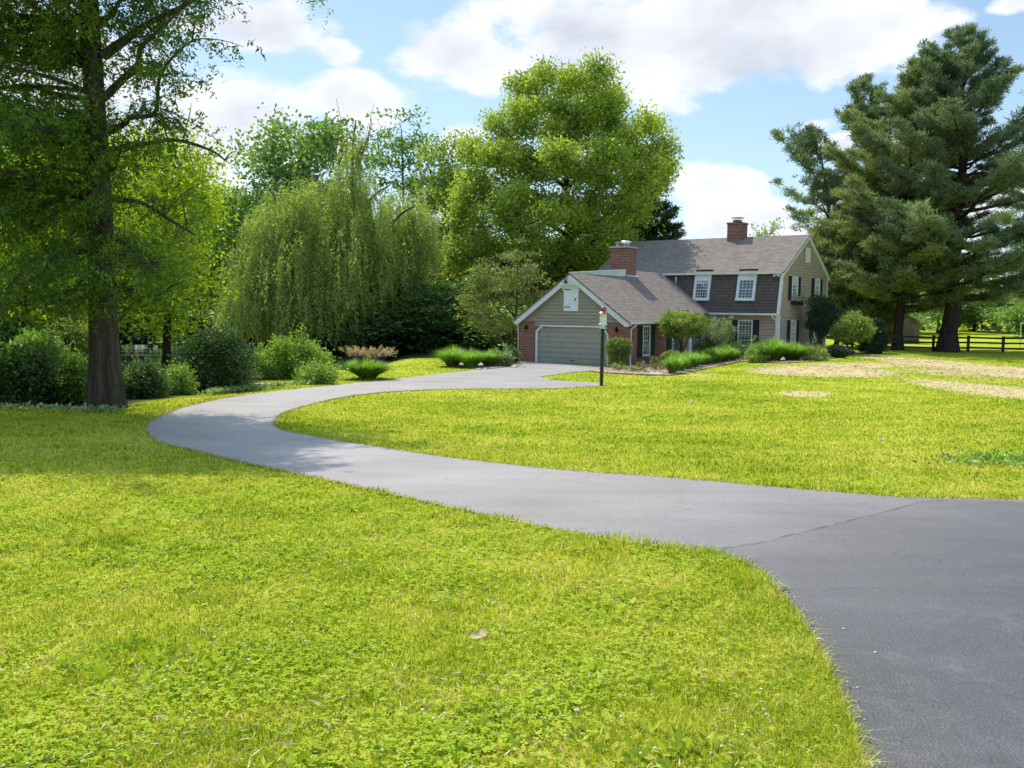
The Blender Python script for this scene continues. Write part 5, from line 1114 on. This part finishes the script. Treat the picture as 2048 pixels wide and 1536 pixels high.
me = npmesh('clover', V, b[:, None]+np.arange(5)[None], 5, M['clover'], np.repeat(rng.random(n_), 3)); tag(link(bpy.data.objects.new('clover', me)), 'patches of green clover leaves through the near lawn', 'clover', kind='stuff')
x, y = scatter(rng, 5200, 2.2, 13, 1.5, .7); k = onlawn(x, y, .1) & (patchnoise(x, y, .8, 12) > -.1); x, y = x[k], y[k]; z = height(x, y); P = np.stack([x, y, z+.015], -1)
P = np.repeat(P, 5, 0); dd = nrm(rng.normal(size=P.shape)*[1, 1, .1]+[0, 0, .45])
me = leaves(rng, P, .062, .36, 0, dd*4, mat=M['clover'], name='broad_leaf_weeds'); tag(link(bpy.data.objects.new('broad_leaf_weeds', me)), 'broad leaved lawn weeds scattered in the near grass', 'weeds', kind='stuff')
x, y = scatter(rng, 950, 2.2, 9, 1.2, .65); k = onlawn(x, y, .1) & (patchnoise(x, y, .9, 5) > .05) & (x < 1.2); x, y = x[k], y[k]; z = height(x, y)
mb = MB()
for a, b, c in zip(x, y, z):
    r_ = .0078*random.uniform(.5, 1.15); mb.lathe([(0, -r_*.6), (r_*.8, -r_*.45), (r_, 0), (r_*.7, r_*.65), (0, r_*.9)], (a, b, c+.055+random.random()*.03), 7)
tag(mb.build('clover_flowers', M['white_petal'], None, True), 'small white clover flower heads dotted over the near lawn', 'clover flowers', kind='stuff')
# dark weed patch in the right lawn
x = rng.normal(size=900)*.55; y = rng.normal(size=900)*.35; g = B(2010, 925); P = np.stack([x+g[0], y+g[1], height(x+g[0], y+g[1])+.03+.05*rng.random(900)], -1)
me = leaves(rng, P, .07, .5, 0, nrm(rng.normal(size=P.shape)+[0, 0, .6])*2, mat=L['mid'], name='weed_patch'); tag(link(bpy.data.objects.new('weed_patch', me)), 'dark green weed patch in the lawn at the right edge', 'weeds', kind='stuff')
# creeping groundcover on the bank
x = rng.uniform(-9.8, -6.0, 5200); yb = rng.normal(size=5200)*.5+ np.interp(x, [-9.8, -6.0], [29.8, 36.5]); P = np.stack([x, yb, height(x, yb)+.06+.1*rng.random(5200)], -1)
k = sdf(DRIVE, x, yb) > .8; P = P[k]; me = leaves(rng, P, .09, .6, 0, nrm(rng.normal(size=P.shape)+[0, 0, .7])*2, mat=L['varieg'], name='groundcover'); tag(link(bpy.data.objects.new('groundcover', me)), 'pale edged creeping groundcover between the shrubs and the drive', 'groundcover', kind='stuff')
x = rng.uniform(-17, -9.8, 2200); yb = 22.9+rng.normal(size=2200)*.28; P = np.stack([x, yb, height(x, yb)+.04+.1*rng.random(2200)], -1)
me = leaves(rng, P, .07, .6, 0, nrm(rng.normal(size=P.shape)+[0, 0, .7])*2, mat=L['varieg'], name='groundcover'); tag(link(bpy.data.objects.new('groundcover', me)), 'low pale groundcover edging the lawn left of the cypress', 'groundcover', kind='stuff')
# straw strands
X_ = []; 
for cx, cy, rx, ry, wt in STRAW:
    n_ = int(rx*ry*150*wt); a = rng.uniform(0, 6.28, n_); r_ = np.sqrt(rng.random(n_))*1.08; X_.append(np.stack([cx+np.cos(a)*r_*rx, cy+np.sin(a)*r_*ry], -1))
X_ = np.concatenate(X_); X_ = X_[:70000]; k = onlawn(X_[:, 0], X_[:, 1], .2) & (patchnoise(X_[:, 0], X_[:, 1], 1.5, 3) > -.5); X_ = X_[k]
P = np.stack([X_[:, 0], X_[:, 1], height(X_[:, 0], X_[:, 1])+.01+.03*rng.random(len(X_))], -1); me = leaves(rng, P, .16, .09, 0, nrm(rng.normal(size=P.shape)*[1, 1, .12])*5, mat=M['straw'], name='straw'); tag(link(bpy.data.objects.new('straw', me)), 'loose pale straw spread over bare lawn patches on the right', 'straw', kind='stuff')
x, y = scatter(rng, 16000, 2.1, 16, 1.5, .7); k = onlawn(x, y, .02) & (patchnoise(x, y, 1.4, 41) > -.1); x, y = x[k], y[k]
P = np.stack([x, y, height(x, y)+.02+.03*rng.random(len(x))], -1); me = leaves(rng, P, .045, .1, 0, nrm(rng.normal(size=P.shape)*[1, 1, .25])*4, mat=M['straw'], name='thatch'); tag(link(bpy.data.objects.new('thatch', me)), 'dry tan clippings and thatch in the near lawn', 'thatch', kind='stuff')
# soil and grit along the asphalt edges
E_ = np.array(DRIVE)[::1]; E_ = E_[(E_[:, 1] > 1.8) & (E_[:, 1] < 30) & (np.abs(E_[:, 0]) < 20)]; k = rng.integers(0, len(E_)-1, 16000); t_ = rng.random((len(k), 1)); Q = E_[k]*(1-t_)+E_[k+1]*t_; kk_ = np.hypot(*(E_[k+1]-E_[k]).T) < 1.5; Q = (Q+rng.normal(size=Q.shape)*.028*(1+rng.random((len(Q), 1))*1.2))[kk_]
P = np.stack([Q[:, 0], Q[:, 1], height(Q[:, 0], Q[:, 1])+.024], -1); me = leaves(rng, P, .014, .7, 0, nrm(rng.normal(size=P.shape)*[1, 1, .35])*3, mat=M['chip'], name='edge_grit'); tag(link(bpy.data.objects.new('edge_grit', me)), 'soil crumbs and dry clippings along the asphalt edge', 'grit', kind='stuff')
# wood chips
Pm = np.array(MULCH); x = rng.uniform(Pm[:, 0].min(), Pm[:, 0].max(), 26000); y = rng.uniform(Pm[:, 1].min(), Pm[:, 1].max(), 26000); k = inside(MULCH, x, y); x, y = x[k], y[k]
P = np.stack([x, y, height(x, y)+.06], -1); me = leaves(rng, P, .09, .45, 0, nrm(rng.normal(size=P.shape)*[1, 1, .3])*3, mat=M['chip'], name='wood_chips'); tag(link(bpy.data.objects.new('wood_chips', me)), 'loose tan wood chips covering the bed before the house', 'wood chips', kind='stuff')
# curled dry leaf and bits lying about
def dry(name, g, s, label, rz, cat='leaf', group=None):
    mb = MB(); n = 7
    out = [(-1, 0, .05), (-.6, .42, .22), (-.1, .5, .30), (.4, .62, .34), (.9, .35, .42), (1.0, 0, .30), (.7, -.4, .16), (.1, -.48, .06), (-.5, -.38, .02)]
    c = (0, 0, .02)
    for i in range(len(out)): a = out[i]; b = out[(i+1) % len(out)]; mb.poly([tuple(v*s for v in c), tuple(v*s for v in a), tuple(v*s for v in b)])
    o = mb.build(name, M['dryleaf']); o.location = (g[0], g[1], g[2]+.035); o.rotation_euler = (.25, -.1, rz); tag(o, label, cat, group)
g = B(957, 1284); dry('dry_leaf', g, .055, 'curled brown dry leaf lying in the near lawn', .3)
for i, (px, py, lab) in enumerate([(1380,806,'dark fallen leaf in the middle of the far lawn'),(1762,881,'brown fallen leaf on the right lawn'),(1240,768,'small leaf on the grass right of the birdhouse post'),(1711,735,'dark leaf on the straw patch')]): dry('fallen_leaf', B(px, py), .09, lab, i, group='fallen leaves on the lawn')
for i, (px, py, lab) in enumerate([(1687,1266,'white chip on the dark asphalt, nearer the grass'),(1750,1314,'white chip on the dark asphalt, lower right one')]):
    g = B(px, py); mb = MB(); mb.lathe([(0, 0), (.008, 0), (.006, .004), (0, .005)], (0, 0, 0), 6); o = mb.build('paper_chip', M['white_petal']); o.location = (g[0], g[1], g[2]+.026); tag(o, lab, 'debris', 'bits on the asphalt')

# ------------------------------------------------------------------ camera, sun, sky
cam = bpy.data.cameras.new('camera'); cam.sensor_width = 36; cam.lens = 36*F/2048; cam.clip_end = 3000; cam.clip_start = .05
co = link(bpy.data.objects.new('camera', cam))
rgt = np.array([CR, -SR*SP*0, 0.]); 
fw = np.array([0, CP, -SP]); up0 = np.array([0, SP, CP]); r0 = np.array([1., 0, 0])
rt = CR*r0+SR*up0; up = CR*up0-SR*r0
mt = Matrix(((rt[0], up[0], -fw[0], 0), (rt[1], up[1], -fw[1], 0), (rt[2], up[2], -fw[2], EYE), (0, 0, 0, 1))); co.matrix_world = mt
bpy.context.scene.camera = co
AZ, EL = math.radians(-27), math.radians(55)
sd = Vector((math.sin(AZ)*math.cos(EL), math.cos(AZ)*math.cos(EL), math.sin(EL)))
sl = bpy.data.lights.new('sun', 'SUN'); sl.energy = 5.0; sl.angle = math.radians(.53); sl.color = (1, .95, .87)
so = link(bpy.data.objects.new('sun', sl)); so.rotation_euler = sd.to_track_quat('Z', 'Y').to_euler(); so.location = (0, 0, 60)
w = bpy.data.worlds.new('World'); bpy.context.scene.world = w; w.use_nodes = True
t = NT.__new__(NT); t.m = w; t.t = w.node_tree; t.t.nodes.clear()
sky = t.n('ShaderNodeTexSky', sky_type='NISHITA'); sky.sun_disc = False; sky.sun_elevation = EL; sky.sun_rotation = AZ; sky.altitude = 100; sky.air_density = 1.0; sky.dust_density = .6; sky.ozone_density = 1.6
tc = t.n('ShaderNodeTexCoord').outputs['Generated']; sx = t.n('ShaderNodeSeparateXYZ'); t.l(tc, sx.inputs[0])
az = t.math('ARCTAN2', sx.outputs[0], sx.outputs[1]); el = t.math('ARCSINE', sx.outputs[2])
cv = t.n('ShaderNodeCombineXYZ'); t.l(az, cv.inputs[0]); t.l(t.math('MULTIPLY', el, 1.7), cv.inputs[1])
P = cv.outputs[0]
nA = t.noise(P, 9, 8, .58); nB = t.noise(P, 3.2, 4, .5)
def ae(x, y): r = ray(x, y); r = r/np.linalg.norm(r); return math.atan2(r[0], r[1]), math.asin(r[2])
BL = [(1300,75,520,150,1.),(1560,110,330,95,1.1),(930,100,170,110,.95),(460,230,210,110,1.),(500,45,200,75,.85),(670,100,60,30,.6),(720,205,120,65,.8),(300,330,200,120,.9),(1430,370,120,60,1.),(1500,445,170,60,.95),(1690,285,60,35,.7),(1640,252,50,18,.55),(2030,8,70,26,.9),(940,285,60,55,.8),(1560,440,220,50,.9),(620,300,120,70,.75),(1800,40,160,50,.7),(1850,420,300,90,.8),(150,150,260,160,.8)]
acc = None
for bx_, by_, rx_, ry_, wt in BL:
    a0, e0 = ae(bx_, by_); a1, _ = ae(bx_+rx_, by_); _, e1 = ae(bx_, by_-ry_); ra, re = abs(a1-a0), abs(e1-e0)
    d2 = t.math('ADD', t.math('POWER', t.math('MULTIPLY_ADD', az, 1/ra, -a0/ra), 2), t.math('POWER', t.math('MULTIPLY_ADD', el, 1/re, -e0/re), 2))
    m_ = t.math('MULTIPLY', t.math('SUBTRACT', 1.0, d2), wt)
    acc = m_ if acc is None else t.math('SMOOTH_MAX', acc, m_, .25)
gen = t.math('MULTIPLY_ADD', nB, 3.2, -1.9)        # clouds elsewhere in the sky
el_far = t.n('ShaderNodeMapRange'); t.l(el, el_far.inputs[0]); el_far.inputs[1].default_value = .40; el_far.inputs[2].default_value = .55; el_far.inputs[3].default_value = -3; el_far.inputs[4].default_value = 0
base = t.math('MAXIMUM', t.math('MAXIMUM', acc, -1.2), t.math('ADD', gen, el_far.outputs[0]))
dens = t.math('ADD', base, t.math('MULTIPLY_ADD', nA, 3.4, -1.75))
mr = t.n('ShaderNodeMapRange', interpolation_type='SMOOTHSTEP'); t.l(dens, mr.inputs[0]); mr.inputs[1].default_value = .0; mr.inputs[2].default_value = .66
# shade: thick flat base greyer
cv2 = t.n('ShaderNodeCombineXYZ'); t.l(az, cv2.inputs[0]); t.l(t.math('MULTIPLY_ADD', el, 1.7, .035), cv2.inputs[1]); nC = t.noise(cv2.outputs[0], 5.5, 6, .55)
shd = t.math('MULTIPLY_ADD', acc, .55, t.math('MULTIPLY_ADD', nC, 1.6, -.85))
ccol = t.ramp(shd, [(.12, (.97, .98, 1.0)), (.36, (.84, .87, .93)), (.7, (.58, .62, .73))])
blue = t.mixc(1., sky.outputs[0], (.138, .143, .136), 'MULTIPLY')
hz = t.n('ShaderNodeMapRange', interpolation_type='SMOOTHSTEP'); t.l(el, hz.inputs[0]); hz.inputs[1].default_value = -.02; hz.inputs[2].default_value = .28; hz.inputs[3].default_value = .55; hz.inputs[4].default_value = 0.1
blue = t.mixc(hz.outputs[0], blue, (.55, .75, .97))
cc = t.mixc(mr.outputs[0], blue, ccol)
bg = t.n('ShaderNodeBackground'); t.l(cc, bg.inputs[0]); bo = t.n('ShaderNodeMapRange', interpolation_type='SMOOTHSTEP'); t.l(el, bo.inputs[0]); bo.inputs[1].default_value = .42; bo.inputs[2].default_value = .8; bo.inputs[3].default_value = 1.12; bo.inputs[4].default_value = 2.8  # unseen sky above the view brightened, added as fill light
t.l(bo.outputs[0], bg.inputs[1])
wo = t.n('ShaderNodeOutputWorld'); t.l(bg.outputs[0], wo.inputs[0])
sc = bpy.context.scene; sc.view_settings.view_transform = 'Standard'; sc.view_settings.look = 'None'; sc.view_settings.exposure = 0; sc.view_settings.gamma = 1
sc.render.engine = 'CYCLES'; sc.cycles.max_bounces = 5; sc.cycles.diffuse_bounces = 4; sc.cycles.transmission_bounces = 4; sc.cycles.transparent_max_bounces = 4; sc.cycles.use_denoising = True
